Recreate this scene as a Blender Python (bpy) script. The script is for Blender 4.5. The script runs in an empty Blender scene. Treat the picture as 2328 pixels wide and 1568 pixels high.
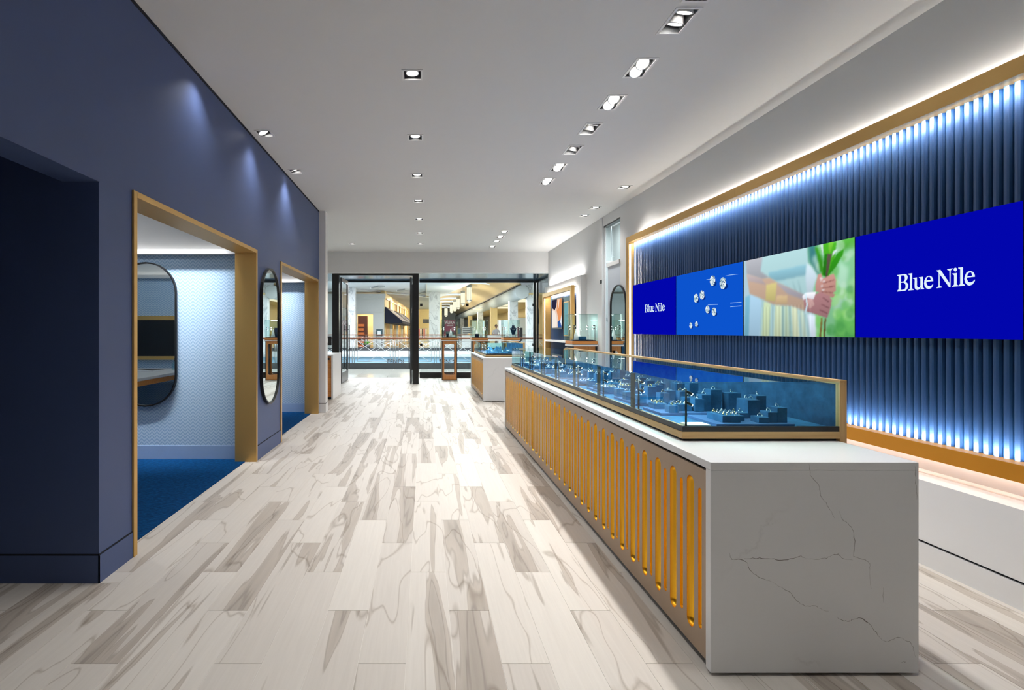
import bpy, bmesh, math, random
from mathutils import Vector, Matrix
from mathutils.geometry import tessellate_polygon

# ------------------------------------------------------------------ camera, world, exposure
scene = bpy.context.scene
COL = scene.collection
EXPOSURE = 0.36
F = 1150.0                      # focal length in pixels of a 2328 wide frame
EYE = 1.30
cam_data = bpy.data.cameras.new('camera')
cam = bpy.data.objects.new('camera', cam_data)
COL.objects.link(cam)
cam.location = (0, 0, EYE)
cam.rotation_euler = (math.radians(90), 0, 0)
cam_data.sensor_width = 36.0
cam_data.lens = 36.0 * F / 2328
cam_data.shift_x = 199 / 2328
cam_data.shift_y = -32 / 2328
cam_data.clip_start = 0.05
cam_data.clip_end = 300
scene.camera = cam
world = bpy.data.worlds.new('world')
scene.world = world
world.use_nodes = True
world.node_tree.nodes['Background'].inputs[0].default_value = (0.9, 0.95, 1.0, 1)
world.node_tree.nodes['Background'].inputs[1].default_value = 0.25
vs = scene.view_settings
vs.view_transform = 'Standard'
vs.look = 'None'
vs.gamma = 1
vs.use_curve_mapping = False
vs.exposure = EXPOSURE
scene.cycles.max_bounces = 6
scene.cycles.diffuse_bounces = 3
scene.cycles.glossy_bounces = 3
scene.cycles.transparent_max_bounces = 18
scene.cycles.adaptive_threshold = 0.06
scene.cycles.use_light_tree = False
scene.cycles.sample_clamp_indirect = 6

def area_light(name, loc, size_x, size_y, watt, colour=(1, 1, 1), rot=(0, 0, 0), parent=None, spread=180):
    d = bpy.data.lights.new(name, 'AREA')
    d.shape = 'RECTANGLE'
    d.size, d.size_y = size_x, size_y
    d.energy = watt
    d.color = colour
    d.spread = math.radians(spread)
    o = bpy.data.objects.new(name, d)
    COL.objects.link(o)
    o.location = loc
    o.rotation_euler = rot
    if parent: o.parent = parent
    return o
PI = math.pi
# area lights added to brighten the mall beyond the storefront (atrium, walkway, arcade)
area_light('mall_atrium_fill', (-1.5, 24.5, 4.16), 13, 11, 2600, (0.93, 0.97, 1.0))
area_light('mall_walkway_fill', (0.5, 15.6, 4.1), 7, 1.6, 300, (0.93, 0.97, 1.0))
for k in range(3):
    area_light('mall_arcade_fill', (-1.6 + 0.5 * k, 41 + 8 * k, 4.03), 0.6, 0.6, 330, (1.0, 0.86, 0.6))
# the lamp rows of the ceiling go on nearer to and behind the camera, above the picture; the last spot is added
for lx, ly, lw in ((-0.09, 2.554, 31), (-0.09, 1.334, 31), (-0.09, 0.114, 12), (-0.09, -1.1, 6), (1.566, 2.24, 62), (1.566, 1.686, 34), (1.566, 1.13, 17), (-1.545, 3.70, 14)):  # last one: added spot beside the navy wall, no fixture there
    d = bpy.data.lights.new('downlight', 'SPOT'); d.energy = lw; d.spot_size = math.radians(118); d.spot_blend = 0.85
    d.shadow_soft_size = 0.05; d.color = (1.0, 0.975, 0.94)
    o = bpy.data.objects.new('downlight', d); COL.objects.link(o); o.location = (lx, ly, 3.195)
area_light('mall_side_fill', (4.0, 9.5, 3.85), 1.2, 5, 160, (0.95, 0.98, 1.0))  # added to brighten the dark mall side beyond the side glass

# ------------------------------------------------------------------ helpers
rnd = random.Random(7)

def lin(c):
    return tuple(((v / 255) / 12.92 if v <= 10 else (((v / 255) + 0.055) / 1.055) ** 2.4) for v in c)

class MB:
    """collects polygons and links them as one mesh object"""
    def __init__(self):
        self.v, self.f, self.m, self.s = [], [], [], []
    def poly(self, pts, mi=0, smooth=False):
        b = len(self.v)
        self.v += [tuple(p) for p in pts]
        self.f.append(tuple(range(b, b + len(pts)))); self.m.append(mi); self.s.append(smooth)
    def mesh(self, vs, fs, mi=0, smooth=False):
        b = len(self.v)
        self.v += [tuple(p) for p in vs]
        for f in fs:
            self.f.append(tuple(b + i for i in f)); self.m.append(mi); self.s.append(smooth)
    def box(self, x0, x1, y0, y1, z0, z1, mi=0):
        vs = [(x0, y0, z0), (x1, y0, z0), (x1, y1, z0), (x0, y1, z0), (x0, y0, z1), (x1, y0, z1), (x1, y1, z1), (x0, y1, z1)]
        self.mesh(vs, [(0, 3, 2, 1), (4, 5, 6, 7), (0, 1, 5, 4), (1, 2, 6, 5), (2, 3, 7, 6), (3, 0, 4, 7)], mi)
        return self
    def prism(self, pts, axis, a0, a1, mi=0, smooth=False):
        """extrude a closed outline; axis 'z': pts are (x,y); 'y': (x,z); 'x': (y,z)"""
        def P(p, a):
            return {'z': (p[0], p[1], a), 'y': (p[0], a, p[1]), 'x': (a, p[0], p[1])}[axis]
        n = len(pts)
        vs = [P(p, a0) for p in pts] + [P(p, a1) for p in pts]
        fs = [(i, (i + 1) % n, n + (i + 1) % n, n + i) for i in range(n)]
        self.mesh(vs, fs, mi, smooth)
        self.mesh(vs, [tuple(range(n))[::-1], tuple(range(n, 2 * n))], mi)
        return self
    def tube(self, path, r, n=8, mi=0, cap=True, r1=None):
        path = [Vector(p) for p in path]
        rings = []
        for i, p in enumerate(path):
            d = (path[min(i + 1, len(path) - 1)] - path[max(i - 1, 0)]).normalized()
            up = Vector((0, 0, 1)) if abs(d.z) < 0.95 else Vector((1, 0, 0))
            a = d.cross(up).normalized(); b = a.cross(d).normalized()
            rr = r if r1 is None else r + (r1 - r) * i / max(1, len(path) - 1)
            rings.append([p + a * rr * math.cos(2 * PI * k / n) + b * rr * math.sin(2 * PI * k / n) for k in range(n)])
        vs = [q for rg in rings for q in rg]
        fs = [(i * n + k, i * n + (k + 1) % n, (i + 1) * n + (k + 1) % n, (i + 1) * n + k) for i in range(len(path) - 1) for k in range(n)]
        self.mesh(vs, fs, mi, True)
        if cap:
            self.poly(rings[0][::-1], mi); self.poly(rings[-1], mi)
        return self
    def lathe(self, prof, n=16, c=(0, 0, 0), mi=0, smooth=True):
        """prof: (radius, z) list, around a vertical axis at c"""
        vs, fs = [], []
        for r, z in prof:
            for k in range(n):
                a = 2 * PI * k / n
                vs.append((c[0] + r * math.cos(a), c[1] + r * math.sin(a), c[2] + z))
        for i in range(len(prof) - 1):
            for k in range(n):
                fs.append((i * n + k, i * n + (k + 1) % n, (i + 1) * n + (k + 1) % n, (i + 1) * n + k))
        self.mesh(vs, fs, mi, smooth)
        return self
    def data(self, name, mats):
        me = bpy.data.meshes.new(name)
        me.from_pydata(self.v, [], self.f)
        for mt in (mats if isinstance(mats, (list, tuple)) else [mats]):
            me.materials.append(mt)
        me.polygons.foreach_set('material_index', self.m)
        me.polygons.foreach_set('use_smooth', self.s)
        bm = bmesh.new(); bm.from_mesh(me)
        bmesh.ops.remove_doubles(bm, verts=bm.verts, dist=1e-5)
        bmesh.ops.recalc_face_normals(bm, faces=bm.faces)
        bm.to_mesh(me); bm.free()
        me.update()
        return me
    def build(self, name, mats, parent=None, bevel=0):
        o = bpy.data.objects.new(name, self.data(name, mats))
        COL.objects.link(o)
        if parent: o.parent = parent
        if bevel:
            md = o.modifiers.new('bevel', 'BEVEL'); md.width = bevel; md.segments = 2; md.limit_method = 'ANGLE'
        return o

def link(name, me, loc=(0, 0, 0), parent=None, rot=(0, 0, 0)):
    o = bpy.data.objects.new(name, me)
    COL.objects.link(o)
    o.location = loc; o.rotation_euler = rot
    if parent: o.parent = parent
    return o

def tag(o, label=None, cat=None, group=None, kind=None):
    if label: o['label'] = label
    if cat: o['category'] = cat
    if group: o['group'] = group
    if kind: o['kind'] = kind
    return o

def struct(o, label=None):
    o['kind'] = 'structure'
    if label: o['label'] = label
    return o

def thing(name, label, cat, loc=(0, 0, 0), rz=0, group=None):
    o = bpy.data.objects.new(name, None)
    o.empty_display_size = 0.05
    COL.objects.link(o)
    o.location = loc; o.rotation_euler = (0, 0, rz)
    return tag(o, label, cat, group)

def box(name, x0, x1, y0, y1, z0, z1, m, parent=None, bevel=0):
    return MB().box(x0, x1, y0, y1, z0, z1).build(name, m, parent, bevel)

def copy_tree(o, parent=None):
    c = o.copy(); COL.objects.link(c); c.parent = parent
    for ch in o.children: copy_tree(ch, c)
    return c

# ------------------------------------------------------------------ materials
class NT:
    def __init__(self, name):
        self.mat = bpy.data.materials.new(name); self.mat.use_nodes = True
        self.t = self.mat.node_tree; self.t.nodes.clear()
        self.out = self.n('ShaderNodeOutputMaterial')
    def n(self, kind, **kw):
        nd = self.t.nodes.new(kind)
        for k, v in kw.items():
            if k.startswith('i_'):
                nd.inputs[k[2:].replace('_', ' ')].default_value = v
            else: setattr(nd, k, v)
        return nd
    def l(self, a, b): self.t.links.new(a, b)
    def math(self, op, a, b=None, c=None):
        nd = self.n('ShaderNodeMath', operation=op)
        for i, x in enumerate((a, b, c)):
            if x is None: continue
            if isinstance(x, (int, float)): nd.inputs[i].default_value = x
            else: self.l(x, nd.inputs[i])
        return nd.outputs[0]
    def ramp(self, fac, stops):
        nd = self.n('ShaderNodeValToRGB')
        e = nd.color_ramp.elements
        while len(e) < len(stops): e.new(0.5)
        for el, (p, c) in zip(e, stops):
            el.position = p; el.color = (*c, 1) if len(c) == 3 else c
        self.l(fac, nd.inputs[0])
        return nd.outputs[0]
    def mix(self, fac, a, b):
        nd = self.n('ShaderNodeMix', data_type='RGBA')
        for s, x in ((nd.inputs[0], fac), (nd.inputs[6], a), (nd.inputs[7], b)):
            if isinstance(x, (int, float)): s.default_value = x
            elif isinstance(x, tuple): s.default_value = (*x, 1)
            else: self.l(x, s)
        return nd.outputs[2]
    def coords(self, which='Object', scale=(1, 1, 1)):
        tc = self.n('ShaderNodeTexCoord'); mp = self.n('ShaderNodeMapping')
        mp.inputs['Scale'].default_value = scale
        self.l(tc.outputs[which], mp.inputs[0])
        return mp.outputs[0]
    def noise(self, vec, scale, detail=2, rough=0.5, dist=0):
        nd = self.n('ShaderNodeTexNoise')
        nd.inputs['Scale'].default_value = scale; nd.inputs['Detail'].default_value = detail
        nd.inputs['Roughness'].default_value = rough; nd.inputs['Distortion'].default_value = dist
        self.l(vec, nd.inputs['Vector'])
        return nd.outputs[0]
    def pbr(self, colour, rough=0.5, metal=0.0, spec=0.5, coat=0, bump=None, bump_d=0.001):
        b = self.n('ShaderNodeBsdfPrincipled')
        if isinstance(colour, tuple): b.inputs['Base Color'].default_value = (*colour, 1)
        else: self.l(colour, b.inputs['Base Color'])
        if isinstance(rough, (int, float)): b.inputs['Roughness'].default_value = rough
        else: self.l(rough, b.inputs['Roughness'])
        b.inputs['Metallic'].default_value = metal
        b.inputs['Specular IOR Level'].default_value = spec
        b.inputs['Coat Weight'].default_value = coat
        if bump is not None:
            bp = self.n('ShaderNodeBump'); bp.inputs['Distance'].default_value = bump_d
            bp.inputs['Strength'].default_value = 0.6
            self.l(bump, bp.inputs['Height']); self.l(bp.outputs[0], b.inputs['Normal'])
        self.l(b.outputs[0], self.out.inputs[0])
        return self.mat

def plain(name, rgb, rough=0.5, metal=0.0, spec=0.5, vary=0.04, scale=6):
    n = NT(name)
    c = lin(rgb)
    f = n.noise(n.coords(), scale, 3)
    col = n.mix(f, tuple(v * (1 - vary) for v in c), tuple(min(1, v * (1 + vary)) for v in c))
    return n.pbr(col, rough, metal, spec)

def emis(name, rgb, strength=1.0):
    n = NT(name)
    e = n.n('ShaderNodeEmission')
    e.inputs[0].default_value = (*lin(rgb), 1)
    e.inputs[1].default_value = strength * 2 ** -EXPOSURE
    n.l(e.outputs[0], n.out.inputs[0])
    return n.mat

def wood(name, a, b, along='y', rough=0.45, scale=1.0):
    n = NT(name)
    s = {'x': (1.2, 30, 30), 'y': (30, 1.2, 30), 'z': (30, 30, 1.2)}[along]
    v = n.coords(scale=tuple(k * scale for k in s))
    f = n.noise(v, 2.2, 5, 0.6, 0.4)
    return n.pbr(n.ramp(f, [(0.3, lin(a)), (0.7, lin(b))]), rough, bump=f, bump_d=0.0003)

def glass(name, tint, ior=1.45, rough=0.0):
    n = NT(name)
    fr = n.n('ShaderNodeFresnel'); fr.inputs[0].default_value = ior
    geo = n.n('ShaderNodeNewGeometry')
    tr = n.n('ShaderNodeBsdfTransparent'); tr.inputs[0].default_value = (*tint, 1)
    gl = n.n('ShaderNodeBsdfGlossy'); gl.inputs['Roughness'].default_value = rough
    mx = n.n('ShaderNodeMixShader')
    n.l(n.math('MULTIPLY', fr.outputs[0], n.math('SUBTRACT', 1.0, geo.outputs['Backfacing'])), mx.inputs[0]); n.l(tr.outputs[0], mx.inputs[1]); n.l(gl.outputs[0], mx.inputs[2])
    n.l(mx.outputs[0], n.out.inputs[0])
    return n.mat

def m_plank():
    n = NT('wood_look_tile')
    tc = n.n('ShaderNodeTexCoord'); oi = n.n('ShaderNodeObjectInfo')
    ad = n.n('ShaderNodeVectorMath', operation='ADD')
    cb = n.n('ShaderNodeCombineXYZ')
    r = oi.outputs['Random']
    n.l(n.math('MULTIPLY', r, 37.0), cb.inputs[0]); n.l(n.math('MULTIPLY', r, 91.0), cb.inputs[1]); n.l(n.math('MULTIPLY', r, 53.0), cb.inputs[2])
    n.l(tc.outputs['Object'], ad.inputs[0]); n.l(cb.outputs[0], ad.inputs[1])
    def sc(s):
        m = n.n('ShaderNodeVectorMath', operation='MULTIPLY'); n.l(ad.outputs[0], m.inputs[0]); m.inputs[1].default_value = s
        return m.outputs[0]
    broad = n.noise(sc((7.5, 0.5, 1)), 1.0, 2.6, 0.5, 0.4)
    rb = n.math('FRACT', n.math('MULTIPLY', r, 7.13))
    band = n.math('ADD', broad, n.math('MULTIPLY', n.math('SUBTRACT', rb, 0.5), 0.16))
    pale = n.mix(rb, lin((217, 211, 203)), lin((202, 195, 187)))
    heart = n.ramp(band, [(0.0, (1, 1, 1)), (0.56, (1, 1, 1)), (0.572, (0.56, 0.52, 0.48)), (0.585, (0.74, 0.70, 0.66)), (0.64, (0.64, 0.60, 0.56)),
                          (0.655, (0.40, 0.36, 0.33)), (0.67, (0.62, 0.58, 0.54)), (0.74, (0.50, 0.46, 0.43)), (1.0, (0.42, 0.38, 0.35))])
    fine = n.noise(sc((70, 3.0, 1)), 1.0, 4, 0.6, 0.5)
    fcol = n.ramp(fine, [(0.25, (0.93, 0.925, 0.92)), (0.7, (1.0, 1.0, 1.0))])
    thin = n.noise(sc((4.2, 0.7, 1)), 1.0, 2.2, 0.5, 0.4)
    line = n.math('ABSOLUTE', n.math('SUBTRACT', thin, 0.47))
    lcol = n.ramp(line, [(0.0, (0.62, 0.58, 0.54)), (0.006, (0.86, 0.84, 0.82)), (0.011, (1, 1, 1))])
    def mul(a, b, f=1.0):
        m = n.n('ShaderNodeMix', data_type='RGBA', blend_type='MULTIPLY'); m.inputs[0].default_value = f
        n.l(a, m.inputs[6]); n.l(b, m.inputs[7]); return m.outputs[2]
    col = mul(mul(mul(pale, heart, 0.8), fcol), lcol, 0.8)
    return n.pbr(col, 0.5, spec=0.28)

def m_quartz():
    n = NT('white_quartz')
    v = n.coords()
    d1 = n.n('ShaderNodeTexNoise'); d1.inputs['Scale'].default_value = 3.0; d1.inputs['Detail'].default_value = 6; d1.inputs['Roughness'].default_value = 0.65
    n.l(v, d1.inputs['Vector'])
    sub = n.n('ShaderNodeVectorMath', operation='SUBTRACT'); n.l(d1.outputs['Color'], sub.inputs[0]); sub.inputs[1].default_value = (0.5, 0.5, 0.5)
    scl = n.n('ShaderNodeVectorMath', operation='SCALE'); n.l(sub.outputs[0], scl.inputs[0]); scl.inputs['Scale'].default_value = 0.34
    add = n.n('ShaderNodeVectorMath', operation='ADD'); n.l(v, add.inputs[0]); n.l(scl.outputs[0], add.inputs[1])
    vo = n.n('ShaderNodeTexVoronoi', feature='DISTANCE_TO_EDGE'); vo.inputs['Scale'].default_value = 1.55
    n.l(add.outputs[0], vo.inputs['Vector'])
    vein = n.ramp(vo.outputs['Distance'], [(0.0, (1, 1, 1)), (0.006, (0.45, 0.45, 0.45)), (0.016, (0, 0, 0))])
    mask = n.ramp(n.noise(v, 2.3, 2), [(0.50, (0, 0, 0)), (0.66, (1, 1, 1))])
    f = n.math('MULTIPLY', vein, mask)
    cloud = n.noise(v, 1.6, 3)
    base = n.mix(cloud, lin((222, 222, 222)), lin((236, 236, 236)))
    return n.pbr(n.mix(n.math('MULTIPLY', f, 0.25), base, lin((116, 112, 108))), 0.28, spec=0.45)

def m_marble():
    n = NT('grey_marble')
    v = n.coords(scale=(1, 1, 0.5))
    a = n.noise(v, 1.6, 6, 0.62, 1.6)
    return n.pbr(n.ramp(a, [(0.3, lin((216, 222, 226))), (0.5, lin((232, 236, 238))), (0.56, lin((178, 186, 192))), (0.62, lin((226, 231, 234)))]), 0.3)

def m_wallpaper():
    n = NT('chevron_wallpaper')
    tc = n.n('ShaderNodeTexCoord'); sp = n.n('ShaderNodeSeparateXYZ'); n.l(tc.outputs['Object'], sp.inputs[0])
    across = n.math('ADD', sp.outputs[0], sp.outputs[1])
    zig = n.math('PINGPONG', across, 0.026)
    ph = n.math('FRACT', n.math('DIVIDE', n.math('SUBTRACT', sp.outputs[2], n.math('MULTIPLY', zig, 1.1)), 0.034))
    col = n.ramp(ph, [(0.0, lin((196, 216, 232))), (0.12, lin((140, 172, 204))), (0.45, lin((152, 184, 214))), (0.6, lin((186, 208, 228))), (1.0, lin((196, 216, 232)))])
    seam = n.ramp(n.math('DIVIDE', zig, 0.026), [(0.0, (1, 1, 1)), (0.1, (0, 0, 0)), (0.9, (0, 0, 0)), (1.0, (1, 1, 1))])
    col = n.mix(n.math('MULTIPLY', seam, 0.5), col, lin((196, 212, 230)))
    var = n.noise(n.coords(scale=(3, 3, 40)), 2.0, 3)
    col = n.mix(n.math('MULTIPLY', var, 0.35), col, lin((150, 178, 212)))
    return n.pbr(col, 0.7, spec=0.2)

def m_carpet():
    n = NT('blue_carpet')
    v = n.coords(scale=(14, 60, 14))
    a = n.noise(v, 2.0, 5, 0.7)
    return n.pbr(n.ramp(a, [(0.3, lin((0, 22, 54))), (0.55, lin((0, 60, 108))), (0.75, lin((8, 86, 142)))]), 0.95, spec=0.1, bump=a, bump_d=0.004)

def m_velvet():
    n = NT('blue_velvet')
    a = n.noise(n.coords(scale=(1, 1, 1)), 9.0, 5, 0.65)
    return n.pbr(n.ramp(a, [(0.3, lin((14, 62, 98))), (0.7, lin((48, 106, 150)))]), 0.85, spec=0.2)

def m_soffit():
    n = NT('dark_polished_soffit')
    a = n.noise(n.coords(scale=(0.7, 4, 1)), 2.5, 5, 0.65, 0.5)
    return n.pbr(n.ramp(a, [(0.3, lin((30, 44, 60))), (0.7, lin((84, 114, 142)))]), 0.12, spec=0.6)

M = dict(
    ceiling=plain('ceiling_paint', (226, 226, 226), 0.8, spec=0.2, vary=0.01),
    white=plain('white_wall_paint', (228, 228, 228), 0.7, spec=0.25, vary=0.01),
    trim=plain('white_trim', (236, 236, 236), 0.35, vary=0.01),
    navy=plain('navy_wall_paint', (74, 90, 131), 0.5, spec=0.4, vary=0.03, scale=3),
    shadow_gap=plain('dark_reveal', (16, 20, 34), 0.8),
    black=plain('black_metal', (20, 20, 22), 0.35, spec=0.5),
    greymetal=plain('dark_grey_metal', (84, 88, 92), 0.35, 0.7),
    steel=plain('brushed_steel', (170, 176, 180), 0.3, 0.9),
    chrome=plain('polished_silver', (236, 238, 240), 0.12, 1.0),
    gold_ring=plain('polished_gold', (236, 196, 130), 0.15, 1.0),
    brass=plain('satin_brass', (214, 172, 102), 0.36, 0.6, vary=0.06, scale=2),
    brass_deep=plain('deep_brass', (214, 146, 40), 0.4, 0.6, vary=0.05, scale=2),
    slot=plain('gilded_slot', (250, 186, 44), 0.27, 0.8, vary=0.08, scale=8),
    bronze=plain('bronze_panel', (172, 149, 126), 0.5, 0.1, vary=0.05, scale=14),
    oak=wood('pale_oak', (190, 148, 92), (216, 178, 122)),
    oak_up=wood('pale_oak_upright', (190, 148, 92), (216, 178, 122), 'z'),
    teak=wood('orange_teak', (196, 120, 50), (222, 152, 82), 'x'),
    teak_up=wood('orange_teak_upright', (190, 122, 62), (214, 150, 88), 'z'),
    rail_wood=wood('handrail_mahogany', (92, 40, 16), (140, 72, 34), 'x'),
    quartz=m_quartz(), marble=m_marble(), wallpaper=m_wallpaper(), carpet=m_carpet(), velvet=m_velvet(), soffit=m_soffit(), plank=m_plank(),
    velvet_dark=plain('dark_velvet', (24, 44, 70), 0.9, spec=0.15, vary=0.2, scale=14),
    flute=plain('navy_gloss_flute', (6, 46, 86), 0.45, spec=0.55, vary=0.04),
    glass=glass('storefront_glass', (0.93, 0.97, 0.97)),
    case_glass=glass('display_case_glass', (0.82, 0.95, 0.945), 1.42),
    clear_glass=glass('pedestal_case_glass', (0.92, 0.978, 0.97), 1.42),
    mirror=plain('mirror_silver', (228, 236, 236), 0.015, 1.0, vary=0.0),
    grout=plain('floor_grout', (222, 217, 210), 0.8),
    mall_white=plain('mall_white_plaster', (214, 222, 228), 0.7, vary=0.02),
    mall_grey=plain('mall_grey_plaster', (186, 192, 192), 0.7, vary=0.03),
    mall_beige=plain('mall_beige_plaster', (216, 194, 142), 0.7, vary=0.05),
    mall_tan=plain('mall_vault_plaster', (206, 184, 142), 0.7, vary=0.04),
    mall_tile=plain('polished_mall_tile', (206, 208, 200), 0.1, spec=0.6, vary=0.05, scale=1.2),
    skyblue=plain('pale_blue_front', (150, 190, 214), 0.5, vary=0.03),
    awning=plain('navy_awning_canvas', (14, 22, 44), 0.85),
    burgundy=plain('burgundy_sign_board', (128, 30, 66), 0.5),
    leaf=plain('green_leaf', (110, 190, 40), 0.6, vary=0.2),
    skin=plain('skin', (120, 84, 66), 0.6), hair=plain('dark_hair', (26, 22, 22), 0.7), shirt=plain('grey_shirt', (150, 152, 164), 0.8),
    card=plain('white_card', (238, 238, 236), 0.5),
    led=emis('led_warm', (255, 238, 214), 9.0), led_white=emis('lamp_white', (255, 250, 244), 14.0), led_spot=emis('case_spot_led', (255, 255, 255), 30.0),
    lantern=emis('lantern_glow', (255, 244, 214), 1.3), panel_glow=emis('shop_ceiling_panel', (255, 240, 206), 1.2), sky_glow=emis('skylight_glow', (248, 252, 255), 1.15),
    letter=emis('screen_letter', (226, 244, 255), 1.0), screen_blue=emis('screen_blue', (2, 6, 172), 1.0), screen_blue2=emis('screen_mid_blue', (12, 84, 206), 1.0),
    dark_letter=plain('dark_sign_letter', (44, 48, 54), 0.5), white_letter=plain('white_sign_letter', (240, 240, 240), 0.5),
    orange_goods=plain('orange_goods', (214, 120, 60), 0.6, vary=0.3), brown_goods=plain('brown_shelving', (84, 40, 22), 0.6),
    leather=plain('black_leather', (16, 18, 22), 0.4),
)
LOGO = [
     [[(0.316, 0.571), (0.369, 0.572), (0.38, 0.565), (0.387, 0.549), (0.387, 0.533), (0.38, 0.513), (0.37, 0.502), (0.383, 0.492), (0.391, 0.475), (0.391, 0.456), (0.384, 0.435), (0.371, 0.422), (0.316, 0.421), (0.316, 0.426), (0.326, 0.44), (0.327, 0.556), (0.316, 0.568)], [(0.343, 0.563), (0.358, 0.563), (0.366, 0.554), (0.369, 0.539), (0.368, 0.522), (0.362, 0.508), (0.343, 0.505)], [(0.343, 0.498), (0.358, 0.497), (0.369, 0.487), (0.374, 0.468), (0.372, 0.447), (0.366, 0.435), (0.343, 0.432)]] ,
     [[(0.391, 0.571), (0.417, 0.572), (0.416, 0.438), (0.426, 0.428), (0.426, 0.423), (0.391, 0.422), (0.391, 0.426), (0.402, 0.437), (0.402, 0.556), (0.391, 0.566)]] ,
     [[(0.422, 0.529), (0.447, 0.53), (0.447, 0.46), (0.45, 0.445), (0.456, 0.442), (0.465, 0.445), (0.469, 0.452), (0.469, 0.515), (0.459, 0.525), (0.459, 0.529), (0.485, 0.53), (0.484, 0.438), (0.492, 0.428), (0.492, 0.423), (0.47, 0.422), (0.471, 0.442), (0.462, 0.424), (0.45, 0.42), (0.439, 0.426), (0.433, 0.44), (0.432, 0.466), (0.433, 0.515), (0.422, 0.524)]] ,
     [[(0.547, 0.484), (0.505, 0.485), (0.507, 0.467), (0.513, 0.45), (0.524, 0.444), (0.534, 0.446), (0.542, 0.455), (0.545, 0.462), (0.547, 0.461), (0.544, 0.444), (0.535, 0.426), (0.52, 0.419), (0.505, 0.428), (0.495, 0.447), (0.492, 0.471), (0.494, 0.497), (0.503, 0.521), (0.514, 0.532), (0.527, 0.531), (0.539, 0.521), (0.545, 0.504), (0.547, 0.49)], [(0.506, 0.495), (0.508, 0.511), (0.514, 0.523), (0.523, 0.525), (0.529, 0.517), (0.532, 0.502), (0.532, 0.495)]] ,
     [[(0.567, 0.571), (0.589, 0.573), (0.641, 0.454), (0.64, 0.556), (0.627, 0.568), (0.627, 0.571), (0.658, 0.573), (0.658, 0.569), (0.647, 0.557), (0.646, 0.423), (0.637, 0.424), (0.584, 0.538), (0.585, 0.439), (0.598, 0.429), (0.598, 0.424), (0.567, 0.422), (0.567, 0.426), (0.578, 0.438), (0.579, 0.548), (0.567, 0.568)]] ,
     [[(0.682, 0.559), (0.679, 0.548), (0.673, 0.544), (0.666, 0.55), (0.663, 0.561), (0.666, 0.572), (0.673, 0.576), (0.679, 0.571)]] ,
     [[(0.655, 0.53), (0.681, 0.531), (0.68, 0.438), (0.689, 0.429), (0.689, 0.423), (0.655, 0.423), (0.655, 0.427), (0.666, 0.439), (0.666, 0.515), (0.655, 0.527)]] ,
     [[(0.688, 0.573), (0.714, 0.573), (0.714, 0.44), (0.724, 0.428), (0.724, 0.423), (0.689, 0.423), (0.69, 0.429), (0.699, 0.438), (0.699, 0.557), (0.688, 0.569)]] ,
     [[(0.776, 0.486), (0.734, 0.486), (0.735, 0.473), (0.74, 0.454), (0.75, 0.445), (0.76, 0.447), (0.769, 0.455), (0.773, 0.463), (0.777, 0.462), (0.774, 0.448), (0.764, 0.428), (0.748, 0.42), (0.734, 0.429), (0.725, 0.448), (0.721, 0.475), (0.724, 0.501), (0.732, 0.525), (0.743, 0.534), (0.755, 0.534), (0.767, 0.525), (0.773, 0.51), (0.776, 0.493)], [(0.735, 0.494), (0.738, 0.509), (0.744, 0.521), (0.752, 0.526), (0.757, 0.522), (0.761, 0.509), (0.761, 0.495)]] ,
]
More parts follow.
